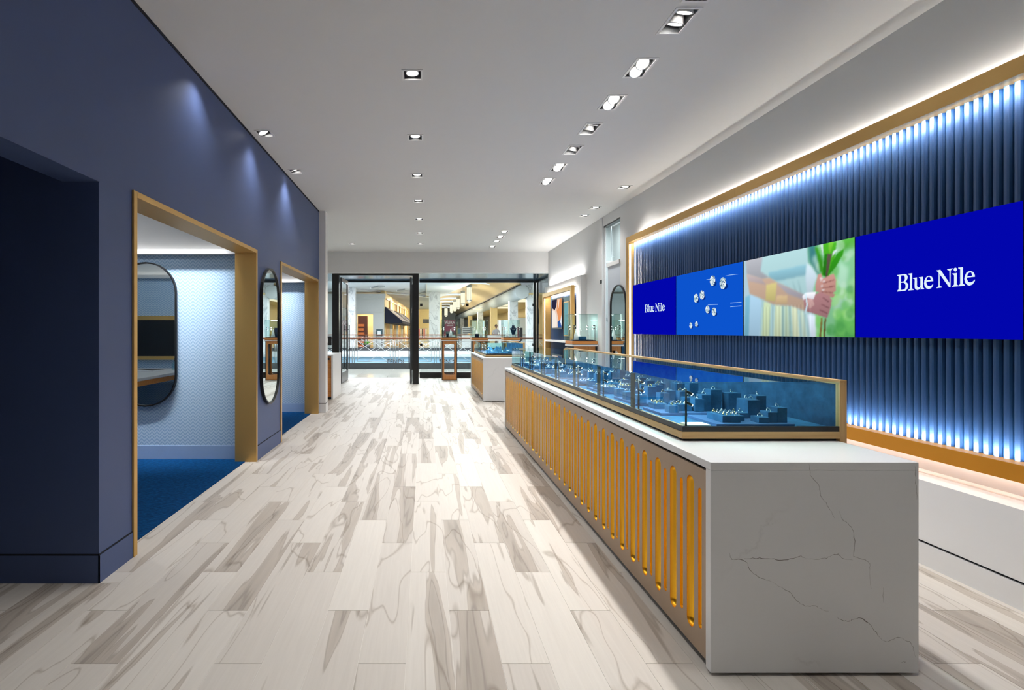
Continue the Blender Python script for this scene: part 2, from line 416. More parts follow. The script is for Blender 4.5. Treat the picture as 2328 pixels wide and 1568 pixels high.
PICTURE = [
    ( (178, 208, 222) , [(0.026, 1.005), (1.0, 1.004), (1.0, -0.011), (0.001, -0.009)] ),
    ( (132, 198, 148) , [(0.642, 1.002), (1.0, 1.004), (1.0, -0.011), (0.711, -0.014), (0.68, 0.439)] ),
    ( (172, 218, 190) , [(0.896, 0.791), (0.96, 0.698), (0.934, 0.41), (0.863, 0.22), (0.841, 0.421), (0.88, 0.574)] ),
    ( (90, 180, 70) , [(0.874, 0.994), (1.0, 1.0), (1.0, 0.917), (0.907, 0.882)] ),
    ( (96, 176, 92) , [(0.869, 0.219), (1.0, 0.326), (1.0, -0.007), (0.852, -0.011)] ),
    ( (150, 205, 150) , [(0.955, 0.561), (1.0, 0.599), (1.0, 0.402), (0.96, 0.36)] ),
    ( (58, 124, 128) , [(0.652, 0.999), (0.711, 0.998), (0.73, 0.906), (0.751, 0.678), (0.724, 0.683), (0.661, 0.84)] ),
    ( (150, 196, 186) , [(0.68, 0.869), (0.717, 0.909), (0.742, 0.812), (0.745, 0.712), (0.711, 0.752)] ),
    ( (172, 208, 212) , [(0.214, 1.0), (0.639, 0.998), (0.645, 0.826), (0.629, 0.659), (0.711, -0.006), (0.189, -0.007), (0.173, 0.499), (0.198, 0.825)] ),
    ( (140, 190, 206) , [(0.279, 0.794), (0.636, 0.812), (0.629, 0.693), (0.364, 0.671), (0.287, 0.713)] ),
    ( (196, 214, 176) , [(0.23, 0.435), (0.302, 0.409), (0.287, -0.007), (0.206, -0.007)] ),
    ( (200, 214, 180) , [(0.349, 0.386), (0.409, 0.371), (0.409, -0.007), (0.333, -0.007)] ),
    ( (178, 200, 176) , [(0.438, 0.368), (0.474, 0.365), (0.488, -0.007), (0.438, -0.006)] ),
    ( (206, 216, 186) , [(0.502, 0.354), (0.557, 0.332), (0.577, -0.009), (0.516, -0.008)] ),
    ( (186, 206, 190) , [(0.577, 0.304), (0.61, 0.284), (0.642, -0.009), (0.603, -0.008)] ),
    ( (146, 178, 170) , [(0.416, 0.37), (0.431, 0.369), (0.431, -0.006), (0.417, -0.007)] ),
    ( (146, 178, 170) , [(0.481, 0.36), (0.495, 0.358), (0.509, -0.007), (0.495, -0.007)] ),
    ( (150, 186, 190) , [(0.509, 0.646), (0.519, 0.644), (0.55, 0.507), (0.54, 0.513)] ),
    ( (150, 186, 190) , [(0.557, 0.655), (0.567, 0.655), (0.597, 0.484), (0.587, 0.485)] ),
    ( (160, 200, 214) , [(0.438, 0.649), (0.447, 0.649), (0.481, 0.561), (0.472, 0.567)] ),
    ( (120, 180, 205) , [(0.019, 0.517), (0.078, 0.54), (0.069, -0.01), (0.001, -0.009)] ),
    ( (168, 204, 228) , [(0.078, 0.55), (0.206, 0.457), (0.181, -0.008), (0.06, -0.01)] ),
    ( (205, 224, 236) , [(0.629, 0.668), (0.642, 0.827), (0.68, 0.784), (0.73, 0.666), (0.693, 0.522), (0.699, 0.471), (0.642, 0.487)] ),
    ( (214, 226, 240) , [(0.642, 0.257), (0.711, 0.236), (0.717, -0.014), (0.674, -0.013)] ),
    ( (176, 178, 186) , [(0.028, 1.002), (0.214, 1.0), (0.193, 0.826), (0.287, 0.731), (0.206, 0.708), (0.037, 0.818)] ),
    ( (196, 168, 148) , [(0.035, 0.819), (0.206, 0.727), (0.287, 0.731), (0.364, 0.657), (0.509, 0.548), (0.616, 0.464), (0.629, 0.283), (0.509, 0.353), (0.326, 0.388), (0.164, 0.5), (0.069, 0.551)] ),
    ( (206, 194, 130) , [(0.255, 0.642), (0.364, 0.657), (0.349, 0.423), (0.247, 0.452)] ),
    ( (170, 166, 176) , [(0.349, 0.66), (0.616, 0.473), (0.603, 0.423), (0.467, 0.5)] ),
    ( (206, 180, 140) , [(0.364, 0.495), (0.467, 0.483), (0.467, 0.384), (0.349, 0.395)] ),
    ( (190, 176, 178) , [(0.037, 0.818), (0.206, 0.727), (0.255, 0.642), (0.06, 0.723)] ),
    ( (56, 150, 34) , [(0.705, 0.992), (0.725, 0.984), (0.772, 0.797), (0.777, 0.648), (0.748, 0.712), (0.734, 0.83)] ),
    ( (74, 176, 38) , [(0.769, 0.998), (0.874, 0.994), (0.858, 0.8), (0.809, 0.626), (0.763, 0.668), (0.783, 0.835)] ),
    ( (36, 122, 26) , [(0.783, 0.892), (0.804, 0.886), (0.795, 0.637), (0.769, 0.675)] ),
    ( (90, 82, 70) , [(0.805, 0.886), (0.839, 0.877), (0.804, 0.635), (0.791, 0.638)] ),
    ( (118, 200, 60) , [(0.812, 0.997), (0.852, 0.997), (0.832, 0.902), (0.818, 0.882)] ),
    ( (50, 150, 30) , [(0.928, 0.906), (0.919, 0.847), (0.866, 0.727), (0.804, 0.643), (0.838, 0.789), (0.883, 0.877)] ),
    ( (220, 232, 240) , [(0.847, 0.899), (0.88, 0.919), (0.872, 0.892), (0.841, 0.844)] ),
    ( (214, 228, 236) , [(0.754, 0.994), (0.77, 0.995), (0.773, 0.862), (0.766, 0.896)] ),
    ( (196, 146, 136) , [(0.733, 0.682), (0.754, 0.687), (0.772, 0.629), (0.852, 0.668), (0.871, 0.591), (0.868, 0.481), (0.847, 0.46), (0.864, 0.442), (0.847, 0.41), (0.801, 0.441), (0.754, 0.48), (0.711, 0.494), (0.714, 0.585)] ),
    ( (150, 98, 94) , [(0.772, 0.582), (0.855, 0.603), (0.857, 0.594), (0.773, 0.572)] ),
    ( (150, 98, 94) , [(0.769, 0.531), (0.861, 0.537), (0.861, 0.528), (0.769, 0.521)] ),
    ( (150, 98, 94) , [(0.76, 0.492), (0.847, 0.469), (0.845, 0.46), (0.761, 0.481)] ),
    ( (226, 206, 206) , [(0.766, 0.601), (0.788, 0.612), (0.79, 0.591), (0.772, 0.579)] ),
    ( (226, 206, 206) , [(0.754, 0.558), (0.77, 0.561), (0.769, 0.537), (0.757, 0.537)] ),
    ( (226, 206, 206) , [(0.76, 0.512), (0.783, 0.517), (0.784, 0.497), (0.764, 0.493)] ),
    ( (226, 206, 206) , [(0.742, 0.639), (0.757, 0.648), (0.772, 0.629), (0.754, 0.595)] ),
    ( (168, 122, 126) , [(0.61, 0.422), (0.705, 0.462), (0.754, 0.488), (0.818, 0.435), (0.838, 0.389), (0.833, 0.325), (0.819, 0.262), (0.804, 0.202), (0.772, 0.216), (0.68, 0.263), (0.623, 0.288)] ),
    ( (122, 80, 86) , [(0.772, 0.429), (0.818, 0.375), (0.815, 0.366), (0.768, 0.419)] ),
    ( (122, 80, 86) , [(0.76, 0.356), (0.818, 0.311), (0.815, 0.301), (0.757, 0.347)] ),
    ( (122, 80, 86) , [(0.742, 0.3), (0.807, 0.255), (0.803, 0.245), (0.739, 0.29)] ),
    ( (200, 160, 158) , [(0.629, 0.394), (0.68, 0.439), (0.705, 0.353), (0.661, 0.306)] ),
    ( (240, 240, 248) , [(0.602, 0.457), (0.623, 0.489), (0.719, 0.495), (0.696, 0.411), (0.645, 0.431), (0.607, 0.414)] ),
    ( (200, 228, 240) , [(0.624, 0.489), (0.633, 0.488), (0.649, 0.358), (0.633, 0.257), (0.618, 0.251), (0.636, 0.359)] ),
    ( (120, 108, 60) , [(0.755, 0.207), (0.769, 0.2), (0.757, -0.009), (0.741, -0.009)] ),
    ( (96, 84, 50) , [(0.783, 0.194), (0.796, 0.194), (0.787, -0.011), (0.773, -0.01)] ),
]
STUDS = [
     (0.602, 0.813, 0.039, 0.078) ,
     (0.746, 0.751, 0.044, 0.085) ,
     (0.348, 0.58, 0.036, 0.07) ,
     (0.444, 0.62, 0.037, 0.07) ,
     (0.527, 0.39, 0.03, 0.059) ,
     (0.623, 0.349, 0.032, 0.06) ,
     (0.261, 0.152, 0.025, 0.049) ,
     (0.354, 0.169, 0.024, 0.044) ,
]
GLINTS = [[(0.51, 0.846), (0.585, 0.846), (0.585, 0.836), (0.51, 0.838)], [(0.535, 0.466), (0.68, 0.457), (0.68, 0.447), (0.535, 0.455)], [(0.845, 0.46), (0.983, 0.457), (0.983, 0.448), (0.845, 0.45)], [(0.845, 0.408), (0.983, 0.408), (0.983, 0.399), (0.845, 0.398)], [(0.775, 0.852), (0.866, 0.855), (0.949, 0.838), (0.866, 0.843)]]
VEINS = [
    ([(0.3706, 0.801), (0.3735, 0.7576), (0.4053, 0.72), (0.414, 0.6823), (0.4401, 0.6418), (0.4661, 0.5954)], 0.0014, 'vein'),
    ([(0.4835, 0.6244), (0.4951, 0.5897), (0.5183, 0.5752), (0.5356, 0.5491), (0.5432, 0.497), (0.5385, 0.4507), (0.582, 0.4391), (0.5993, 0.4246), (0.5964, 0.3928), (0.6051, 0.3291)], 0.0015, 'vein'),
    ([(0.0694, 0.4623), (0.0781, 0.4391), (0.1129, 0.4402), (0.1389, 0.4246), (0.1476, 0.3985), (0.1766, 0.3754), (0.2229, 0.3592)], 0.0013, 'vein_dark'),
    ([(0.2229, 0.3592), (0.2635, 0.3348), (0.2982, 0.3175), (0.3214, 0.2856), (0.3561, 0.2653), (0.3909, 0.2653), (0.4198, 0.2509), (0.4459, 0.2451)], 0.0011, 'vein'),
    ([(0.1245, 0.4449), (0.1708, 0.4437), (0.2171, 0.4449), (0.2577, 0.4362), (0.2982, 0.442), (0.3387, 0.4524), (0.3561, 0.4437)], 0.0013, 'vein_dark'),
    ([(0.3561, 0.4437), (0.4024, 0.4402), (0.4372, 0.4449), (0.4604, 0.4576), (0.4806, 0.4594), (0.4951, 0.4437), (0.5356, 0.4379)], 0.0014, 'vein'),
    ([(0.4777, 0.2219), (0.5009, 0.2086), (0.5241, 0.2063), (0.5327, 0.2161), (0.5646, 0.2202), (0.5935, 0.2016), (0.6225, 0.164), (0.6457, 0.135)], 0.0015, 'vein_dark'),
    ([(0.6457, 0.135), (0.663, 0.1293), (0.6804, 0.1379), (0.7094, 0.1466), (0.7499, 0.1293), (0.7615, 0.109), (0.7702, 0.0742)], 0.0013, 'vein'),
    ([(0.7181, 0.0534), (0.7354, 0.0551)], 0.001, 'vein_dark'),
    ([(0.6486, 0.3348), (0.6503, 0.2769)], 0.001, 'vein'),
    ([(0.7702, 0.7923), (0.7719, 0.7286), (0.776, 0.6649)], 0.0013, 'vein'),
]

# ------------------------------------------------------------------ floor with individual planks
CEIL = 3.21
floor = struct(box('floor', -5.2, 3.3, -4.2, 14.12, -0.12, -0.0016, M['grout']), 'pale floor of wood-look plank tiles')
PW, PL = 0.1875, 1.125
plank_mesh = MB().box(-PW / 2 + 0.0011, PW / 2 - 0.0011, -PL / 2 + 0.0011, PL / 2 - 0.0011, -0.0016, 0.0).data('plank', M['plank'])
def plank(x0, x1, y0, y1):
    if x1 - x0 > PW - 1e-4 and y1 - y0 > PL - 1e-4:
        link('plank', plank_mesh, ((x0 + x1) / 2, (y0 + y1) / 2, 0), floor)
    elif x1 - x0 > 0.012 and y1 - y0 > 0.012:
        hx, hy = (x1 - x0) / 2 - 0.0011, (y1 - y0) / 2 - 0.0011
        link('plank', MB().box(-hx, hx, -hy, hy, -0.0016, 0.0).data('plank', M['plank']), ((x0 + x1) / 2, (y0 + y1) / 2, 0), floor)
def x_limits(y0, y1):
    ym = (y0 + y1) / 2
    left = -2.42 if ym < 2.61 else (-1.78 if ym < 8.07 else -2.55)
    return left, 2.99
for k in range(-14, 17):
    xa = -0.073 + PW * k; xb = xa + PW
    j = (1.603 - 0.375 * k) % PL
    cuts = sorted(set([0.9, 14.1] + ([2.61, 8.07] if xa < -1.6 else []) + [j + PL * i for i in range(13)]))
    cuts = [c for c in cuts if 0.9 <= c <= 14.1]
    for a, b in zip(cuts, cuts[1:]):
        lo, hi = x_limits(a, b)
        c0, c1 = max(xa, lo), min(xb, hi)
        if c1 <= c0: continue
        ym = (a + b) / 2
        if xa > 1.15 and xb < 1.85 and a > 1.97 and b < 6.75: continue        # under the long counter
        if xa > 1.87 and 3.6 < a and b < 7.0: continue                          # hidden behind the long counter
        if xa > 1.1 and 9.3 < a and b < 11.7 : continue                         # under and behind the second counter
        if b < 1.45 and (xa > 2.6 or xb < -1.6): continue
        plank(c0, c1, a, b)

# ------------------------------------------------------------------ ceiling with cut-outs for the lamps
SINGLE = [(-0.09, 3.774 + 1.22 * i) for i in range(7)] + [(-1.545, 4.89), (-1.54, 6.05), (-1.59, 11.1), (2.655, 6.717), (2.645, 7.845), (2.645, 8.38)]
DOUBLE = [(1.566, 2.80)] + [(1.566, 3.12 + 0.5545 * i) for i in range(7)] + [(1.545, 9.76), (1.545, 10.28), (1.545, 10.80), (1.545, 11.45)]
HS = 0.062
holes = [(x - HS, x + HS, y - HS, y + HS) for x, y in SINGLE] + [(x - HS, x + HS, y - 0.122, y + 0.122) for x, y in DOUBLE]
def ceiling_cells(x0, x1, y0, y1):
    xs = sorted({x0, x1} | {v for h in holes for v in h[:2] if x0 < v < x1})
    ys = sorted({y0, y1} | {v for h in holes for v in h[2:] if y0 < v < y1})
    mb = MB()
    for xa, xb in zip(xs, xs[1:]):
        run = None
        for ya, yb in zip(ys, ys[1:]):
            cx, cy = (xa + xb) / 2, (ya + yb) / 2
            if any(h[0] < cx < h[1] and h[2] < cy < h[3] for h in holes):
                if run: mb.poly([(xa, run[0], CEIL), (xb, run[0], CEIL), (xb, run[1], CEIL), (xa, run[1], CEIL)]); run = None
            else:
                run = (run[0], yb) if run else (ya, yb)
        if run: mb.poly([(xa, run[0], CEIL), (xb, run[0], CEIL), (xb, run[1], CEIL), (xa, run[1], CEIL)])
    return mb
cm = ceiling_cells(-1.87, 3.3, -4.2, 12.2)
cm.poly([(-3.2, 8.07, CEIL), (-1.87, 8.07, CEIL), (-1.87, 12.2, CEIL), (-3.2, 12.2, CEIL)])
ceiling = struct(cm.build('ceiling', M['ceiling']), 'smooth white ceiling')

# ------------------------------------------------------------------ left side: navy wall with openings, two blue rooms
XL, XB = -1.68, -1.87
mb = MB()
for y0, y1, z0, z1 in ((-4.2, 0.9, 0, CEIL), (0.9, 2.61, 2.07, CEIL), (2.61, 2.913, 0, CEIL), (2.913, 5.05, 2.10, CEIL), (5.05, 5.90, 0, CEIL), (5.90, 7.97, 2.10, CEIL), (7.97, 8.07, 0, CEIL)):
    mb.box(XB, XL, y0, y1, z0, z1)
wall_left = struct(mb.build('wall_left', M['navy']), 'navy painted wall with two brass framed openings')
struct(box('trim_1', XL, XL + 0.004, -4.2, 8.07, CEIL - 0.022, CEIL - 0.001, M['shadow_gap']), 'dark shadow gap under the ceiling')
# short hall that opens to the left of the camera
mb = MB().box(-4.2, XB, 2.61, 2.73, 0, 2.62).box(-4.2, -4.08, 0.9, 2.61, 0, 2.62).box(-4.2, XB, 0.78, 0.9, 0, 2.62).box(-4.2, XB, 0.78, 2.73, 2.62, 2.7)
struct(mb.build('wall_hall', M['navy']), 'dark navy wall of the side hall')
def baseboard(name, m, boxes, gaps):
    mb = MB()
    for b in boxes: mb.box(*b)
    for g in gaps: mb.box(*g, 1)
    return struct(mb.build(name, [m, M['shadow_gap']]))
e = 0.006
baseboard('baseboard_left', M['navy'],
          [(XL, XL + e, -4.2, 0.9, 0, .142), (XL, XL + e, 2.604, 2.913, 0, .142), (XL, XL + e, 5.05, 5.90, 0, .142), (-4.08, XL + e, 2.604, 2.61, 0, .142)],
          [(XL, XL + e * .5, -4.2, 0.9, .142, .15), (XL, XL + e * .5, 2.607, 2.913, .142, .15), (XL, XL + e * .5, 5.05, 5.90, .142, .15), (-4.08, XL + e * .5, 2.607, 2.61, .142, .15)])

def cased_opening(name, y0, y1, label):
    """brass lined doorway in the navy wall"""
    t = thing(name, label, 'door frame', (XL, (y0 + y1) / 2, 0), group='brass lined openings in the navy wall')
    w, xo, zt = 0.036, 0.012, 2.11
    a, b = y0 - (y0 + y1) / 2, y1 - (y0 + y1) / 2
    box('far_jamb', XB - XL - 0.012, xo, b - w, b, 0, zt, M['brass'], t, 0.002)
    box('near_jamb', XB - XL - 0.012, xo, a, a + w, 0, zt, M['brass'], t, 0.002)
    box('head_lining', XB - XL - 0.012, xo, a + w, b - w, zt - w, zt, M['brass'], t, 0.002)
    return t
cased_opening('brass_door_frame', 2.905, 5.058, 'brass lined opening into the blue room with the pill mirror and desk')
cased_opening('brass_door_frame', 5.893, 7.978, 'smaller looking brass lined opening beside the pilaster and oval wall mirror')

def blue_room(y0, y1, n):
    x0 = -4.9
    mb = MB()
    mb.box(x0, XB, y1, y1 + 0.06, 0, 2.085)                       # far wall
    mb.box(x0, XB, y0 - 0.06, y0, 0, 2.085)                       # near wall
    mb.box(x0 - 0.1, x0, y0, y1, 0, 2.085)
    for b in ((x0, XB, y1, y1 + 0.06), (x0, XB, y0 - 0.06, y0), (x0 - 0.1, x0, y0, y1)): mb.box(*b, 2.085, 2.62, 1)
    struct(mb.build('wall_room_%d' % n, [M['wallpaper'], M['white']]), 'light blue chevron wallpapered wall')
    struct(box('ceiling_room_%d' % n, x0 - 0.1, XB, y0 - 0.06, y1 + 0.06, 2.62, 2.68, M['ceiling']), 'white ceiling of the blue room')
    struct(box('floor_room_%d' % n, x0, -1.78, y0, y1, -0.004, 0.004, M['carpet']), 'mottled blue carpet')
    mb = MB()
    for b in ((x0, XB, y1 - 0.08, y1), (x0, XB, y0, y0 + 0.08), (x0, x0 + 0.08, y0 + 0.08, y1 - 0.08)): mb.box(*b, 2.07, 2.10)
    for b in ((x0, XB, y1 - 0.08, y1 - 0.07), (x0, XB, y0 + 0.07, y0 + 0.08)): mb.box(*b, 2.10, 2.115)
    struct(mb.build('trim_room_%d' % n, M['trim']), 'white light cove ledge above the wallpaper')
    mb = MB()
    for b in ((x0, XB, y1 - 0.008, y1), (x0, XB, y0, y0 + 0.008), (x0, x0 + 0.008, y0 + 0.008, y1 - 0.008)): mb.box(*b, 0, 0.142)
    struct(mb.build('baseboard_room_%d' % n, plain('blue_baseboard_%d' % n, (150, 176, 212), 0.5)), 'pale blue baseboard')
    area_light('cove_light_room_%d' % n, (-3.3, y1 - 0.035, 2.115), 2.8, 0.03, 0.55, (1.0, 0.96, 0.9), (PI, 0, 0))
    area_light('cove_light_room_%d' % n, (-3.3, y0 + 0.035, 2.115), 2.8, 0.03, 0.45, (1.0, 0.96, 0.9), (PI, 0, 0))
    area_light('wash_light_room_%d' % n, (-3.0, y1 - 0.35, 2.60), 2.0, 0.08, 13, (0.93, 0.97, 1.0), (0.26, 0, 0), None, 44)
    area_light('room_downlight_%d' % n, (-3.4, (y0 + y1) / 2, 2.615), 0.3, 0.3, 10, (0.95, 0.98, 1.0))
blue_room(2.79, 5.13, 1)
blue_room(5.25, 8.10, 2)

# pilaster that ends the navy wall, white return and left wall by the storefront
struct(MB().box(-1.87, -1.579, 8.07, 8.25, 0, CEIL).build('wall_pilaster', M['trim']), 'white pilaster at the end of the navy wall')
baseboard('baseboard_pilaster', M['trim'], [(-1.68, -1.573, 8.064, 8.07, 0, .14), (-1.579, -1.573, 8.07, 8.25, 0, .14)], [(-1.68, -1.576, 8.067, 8.07, .14, .147), (-1.579, -1.576, 8.07, 8.25, .14, .147)])
struct(MB().box(-3.2, -1.87, 8.17, 8.25, 0, CEIL).box(-3.3, -3.2, 8.17, 12.2, 0, CEIL).build('wall_far_left', M['white']), 'white side wall near the storefront')
struct(MB().box(-5.2, 3.3, -4.3, -4.2, 0, CEIL).build('wall_back', M['white']), 'white wall behind the viewer')

# ------------------------------------------------------------------ right side: white wall, ledge, far wall with niche
XR = 3.0
struct(MB().box(XR, 3.19, -4.2, 7.75, 0, CEIL).box(XR, 3.19, 7.75, 8.5, 3.06, CEIL).build('wall_right', M['white']), 'white wall behind the lit feature panel')
low = struct(MB().box(XR, 3.12, 7.75, 8.27, 0, 2.34).build('wall_right_low', plain('pale_blue_grey_wall', (206, 214, 224), 0.6, vary=0.01)), 'low pale blue-grey wall carrying the arched mirror')
struct(box('trim_2', XR - 0.02, 3.14, 7.75, 8.29, 2.34, 2.40, M['trim']), 'white cap on the low wall')
struct(MB().box(2.77, XR, -4.2, 7.10, 0.135, 0.47).build('wall_ledge', M['trim']), 'low white ledge under the feature panel')
baseboard('baseboard_right', M['trim'], [(2.772, XR, -4.2, 7.10, 0, .122)], [(2.785, XR, -4.2, 7.10, .122, .135)])
struct(MB().box(2.99, 3.03, 8.52, 12.2, 0, CEIL).build('wall_right_far', M['white']), 'bright white wall above the lit niche')
# glazed gap between the two right walls
win = struct(box('window_1', 3.02, 3.10, 7.75, 8.52, 3.035, 3.06, M['black']), 'tall side glass between the white walls')
box('pane', 3.055, 3.065, 7.76, 8.51, 0, 3.035, M['glass'], win)
box('clamp', 2.98, 2.99, 8.52, 8.60, 2.10, 2.16, M['black'], win)
box('upright', 3.03, 3.05, 8.50, 8.52, 0, 3.035, M['trim'], win)
struct(MB().box(3.06, 3.16, 8.60, 8.75, 0, 2.45).build('wall_marble_pier', M['marble']), 'narrow grey marble pier outside the side glass')
struct(MB().box(4.7, 4.8, 6.0, 16.0, -0.1, 3.9).box(3.1, 4.8, 12.6, 12.7, 0, 3.9).build('wall_mall_side', M['mall_grey']), 'grey mall wall outside the side glass')
struct(MB().box(3.2, 4.8, 5.5, 17, 3.9, 4.0).build('ceiling_mall_side', M['mall_grey']), 'grey mall soffit outside the side glass')

# block with the niche
YB0, YB1, XN, ZN = 9.35, 12.15, 2.886, 2.335
ny0, ny1, nz1 = 9.62, 11.95, 2.17
mb = MB()
mb.box(XN, 2.99, YB0, ny0, 0, ZN).box(XN, 2.99, ny1, YB1, 0, ZN).box(XN, 2.99, ny0, ny1, nz1, ZN)
mb.box(2.97, 2.99, ny0, ny1, 0, nz1)
area_light('niche_cove_light', (2.905, (YB0 + YB1) / 2, ZN + 0.015), 0.03, 2.6, 9, (1.0, 0.98, 0.95), (PI, 0, 0))
struct(mb.build('wall_niche_block', M['white']), 'white wall block around the brass framed niche')

# ------------------------------------------------------------------ storefront: header, soffit, posts, doors, glass
struct(MB().box(-3.3, 3.19, 12.2, 12.34, 2.70, CEIL).build('wall_front', M['white']), 'white bulkhead above the storefront')
soffit = struct(MB().box(-3.3, 3.3, 12.34, 14.15, 2.70, 2.76).build('ceiling_entrance', M['soffit']), 'dark polished soffit over the entrance')
struct(MB().box(-3.3, 3.4, 14.15, 14.3, 2.70, 4.6).build('wall_front_outer', M['mall_grey']), 'outer face above the storefront')
sf = thing('storefront_frame', 'black metal storefront frame with glass between store and mall', 'storefront', (0, 12.33, 0))
def sfbox(name, x0, x1, y0, y1, z0, z1, m='black'):
    return box(name, x0, x1, y0 - 12.33, y1 - 12.33, z0, z1, M[m], sf)
sfbox('post', -0.29, -0.14, 12.33, 12.48, 0, 2.72)
sfbox('post', -2.25, -2.09, 12.33, 12.48, 0, 2.72)
sfbox('door_header', -2.25, -0.14, 12.335, 12.42, 2.655, 2.70)
sfbox('head_rail', -0.14, 3.18, 14.02, 14.10, 2.64, 2.70)
sfbox('head_rail', -2.2, -0.2, 14.05, 14.10, 2.65, 2.70)
sfbox('bottom_rail', -0.14, 3.18, 14.02, 14.12, 0, 0.155)
sfbox('corner_post', 3.02, 3.08, 14.00, 14.06, 0, 2.70)
sfbox('corner_post', 3.12, 3.18, 14.05, 14.12, 0, 2.70)
sfbox('side_head_rail', 3.12, 3.18, 12.34, 14.05, 2.65, 2.70)
sfbox('bottom_rail', 3.12, 3.18, 12.34, 14.05, 0, 0.12)
sfbox('bottom_rail', -3.2, -2.25, 12.38, 12.46, 0, 0.12)
sfbox('pane', -0.14, 1.15, 14.06, 14.075, 0.155, 2.64, 'glass')
sfbox('pane', 1.155, 3.02, 14.06, 14.075, 0.155, 2.64, 'glass')
sfbox('side_pane', 3.14, 3.155, 12.36, 14.04, 0.12, 2.65, 'glass')
sfbox('side_pane', -0.2, -0.185, 12.5, 14.02, 0.0, 2.70, 'glass')
sfbox('side_pane', -3.18, -2.26, 12.41, 12.425, 0.12, 2.70, 'glass')
for px_, pz in ((-0.125, 2.02), (-0.125, 0.92), (1.15, 2.02), (2.99, 2.02), (2.99, 0.92)):
    sfbox('glass_clamp', px_, px_ + 0.07, 13.985, 14.05, pz - 0.035, pz + 0.035)

def door_leaf(x, label):
    t = thing('glass_door', label, 'door', (x, 12.42, 0), group='open entrance doors')
    w, h = 1.02, 2.62
    box('stile', -0.022, 0.022, 0.0, 0.05, 0.01, h, M['greymetal'], t)
    box('stile', -0.022, 0.022, w - 0.05, w, 0.01, h, M['greymetal'], t)
    box('bottom_rail', -0.022, 0.022, 0.05, w - 0.05, 0.01, 0.27, M['greymetal'], t)
    box('top_rail', -0.022, 0.022, 0.05, w - 0.05, h - 0.1, h, M['greymetal'], t)
    box('pane', -0.005, 0.005, 0.05, w - 0.05, 0.27, h - 0.1, M['glass'], t)
    for s in (-1, 1):
        mb = MB().tube([(s * 0.07, w - 0.12, 0.34), (s * 0.07, w - 0.12, 1.46)], 0.015, 8)
        for z in (0.46, 1.34): mb.tube([(s * 0.02, w - 0.12, z), (s * 0.07, w - 0.12, z)], 0.009, 6)
        mb.build('pull_handle', M['black'], t)
    return t
door_leaf(-2.05, 'open glass door with grey frame beside the white cabinet')
door_leaf(-0.335, 'open glass door seen edge-on beside the wide black post')
# small black notice on the left pane
t = thing('door_notice', 'small black notice with white square on the storefront glass', 'sign', (-2.43, 12.36, 1.06))
box('plate', -0.16, 0.16, 0, 0.02, -0.11, 0.11, M['black'], t)
box('white_square', -0.07, 0.07, -0.002, 0, -0.05, 0.05, M['card'], t)

# ------------------------------------------------------------------ ceiling lamps
def lamp(x, y, n_heads, label, group, lit=True, watt=16, tilt=(0, 0), head_up=False):
    t = thing('recessed_downlight', label, 'ceiling light', (x, y, CEIL), group=group)
    hx, hy = HS, HS if n_heads == 1 else 0.122
    mb = MB(); w = 0.016
    for b in ((-hx - w, hx + w, -hy - w, -hy), (-hx - w, hx + w, hy, hy + w), (-hx - w, -hx, -hy, hy), (hx, hx + w, -hy, hy)): mb.box(*b, -0.005, 0.002)
    mb.build('trim_frame', M['trim'], t)
    can = MB()
    a, b, h = hx, hy, 0.16
    can.poly([(-a, -b, h), (a, -b, h), (a, b, h), (-a, b, h)])
    for p, q in (((-a, -b), (a, -b)), ((a, -b), (a, b)), ((a, b), (-a, b)), ((-a, b), (-a, -b))):
        can.poly([(*p, 0), (*q, 0), (*q, h), (*p, h)])
    can.build('housing', M['can'], t)
    ys = (0,) if n_heads == 1 else (-0.058, 0.058)
    for yy in ys:
        hd = MB().lathe([(0.0, 0.10), (0.030, 0.10), (0.034, 0.095), (0.046, 0.035), (0.050, 0.03), (0.050, 0.022), (0.043, 0.022)], 20, (0, 0, -0.0)).build('lamp_head', M['trim'], t)
        hd.location = (0, yy, -0.012); hd.rotation_euler = (tilt[0], tilt[1], 0)
        lens = MB().lathe([(0.0, 0.026), (0.043, 0.026)], 20).build('lens', M['led_white'] if lit else M['card'], hd)
    if lit:
        d = bpy.data.lights.new('downlight', 'SPOT'); d.energy = watt * n_heads; d.spot_size = math.radians(118); d.spot_blend = 0.85
        d.shadow_soft_size = 0.05; d.color = (1.0, 0.975, 0.94)
        o = bpy.data.objects.new('downlight', d); COL.objects.link(o); o.parent = t; o.location = (0, 0, -0.012)
        o.rotation_euler = (tilt[0] * 0.5, tilt[1] * 0.5, 0)
    return t
M['can'] = plain('lamp_housing_grey', (120, 122, 124), 0.4, 0.3)
ORD = ['first', 'second', 'third', 'fourth', 'fifth', 'sixth', 'seventh', 'eighth', 'ninth', 'tenth', 'eleventh', 'twelfth']
W1, W2 = 31, 32
for i in range(7):
    lamp(*SINGLE[i], 1, '%s square downlight from the viewer in the centre ceiling row' % ORD[i], 'single downlights in the centre row', watt=W1)
lamp(*SINGLE[7], 1, 'tilted square downlight nearest the viewer beside the navy wall', 'single downlights beside the navy wall', watt=W1, tilt=(0, -0.5))
lamp(*SINGLE[8], 1, 'square downlight beside the navy wall above the second opening', 'single downlights beside the navy wall', watt=W1, tilt=(0.3, -0.3))
lamp(*SINGLE[9], 1, 'square downlight far away above the open entrance door', 'single downlights beside the navy wall', watt=W1)
for i in range(3):
    lamp(*SINGLE[10 + i], 1, '%s square downlight from the viewer along the white right wall' % ORD[i], 'single downlights along the white wall', watt=W1 * 0.8, tilt=(0, 0.25))
lamp(*DOUBLE[0], 2, 'unlit twin downlight cut off by the upper picture edge', 'twin downlights above the long counter', lit=False)
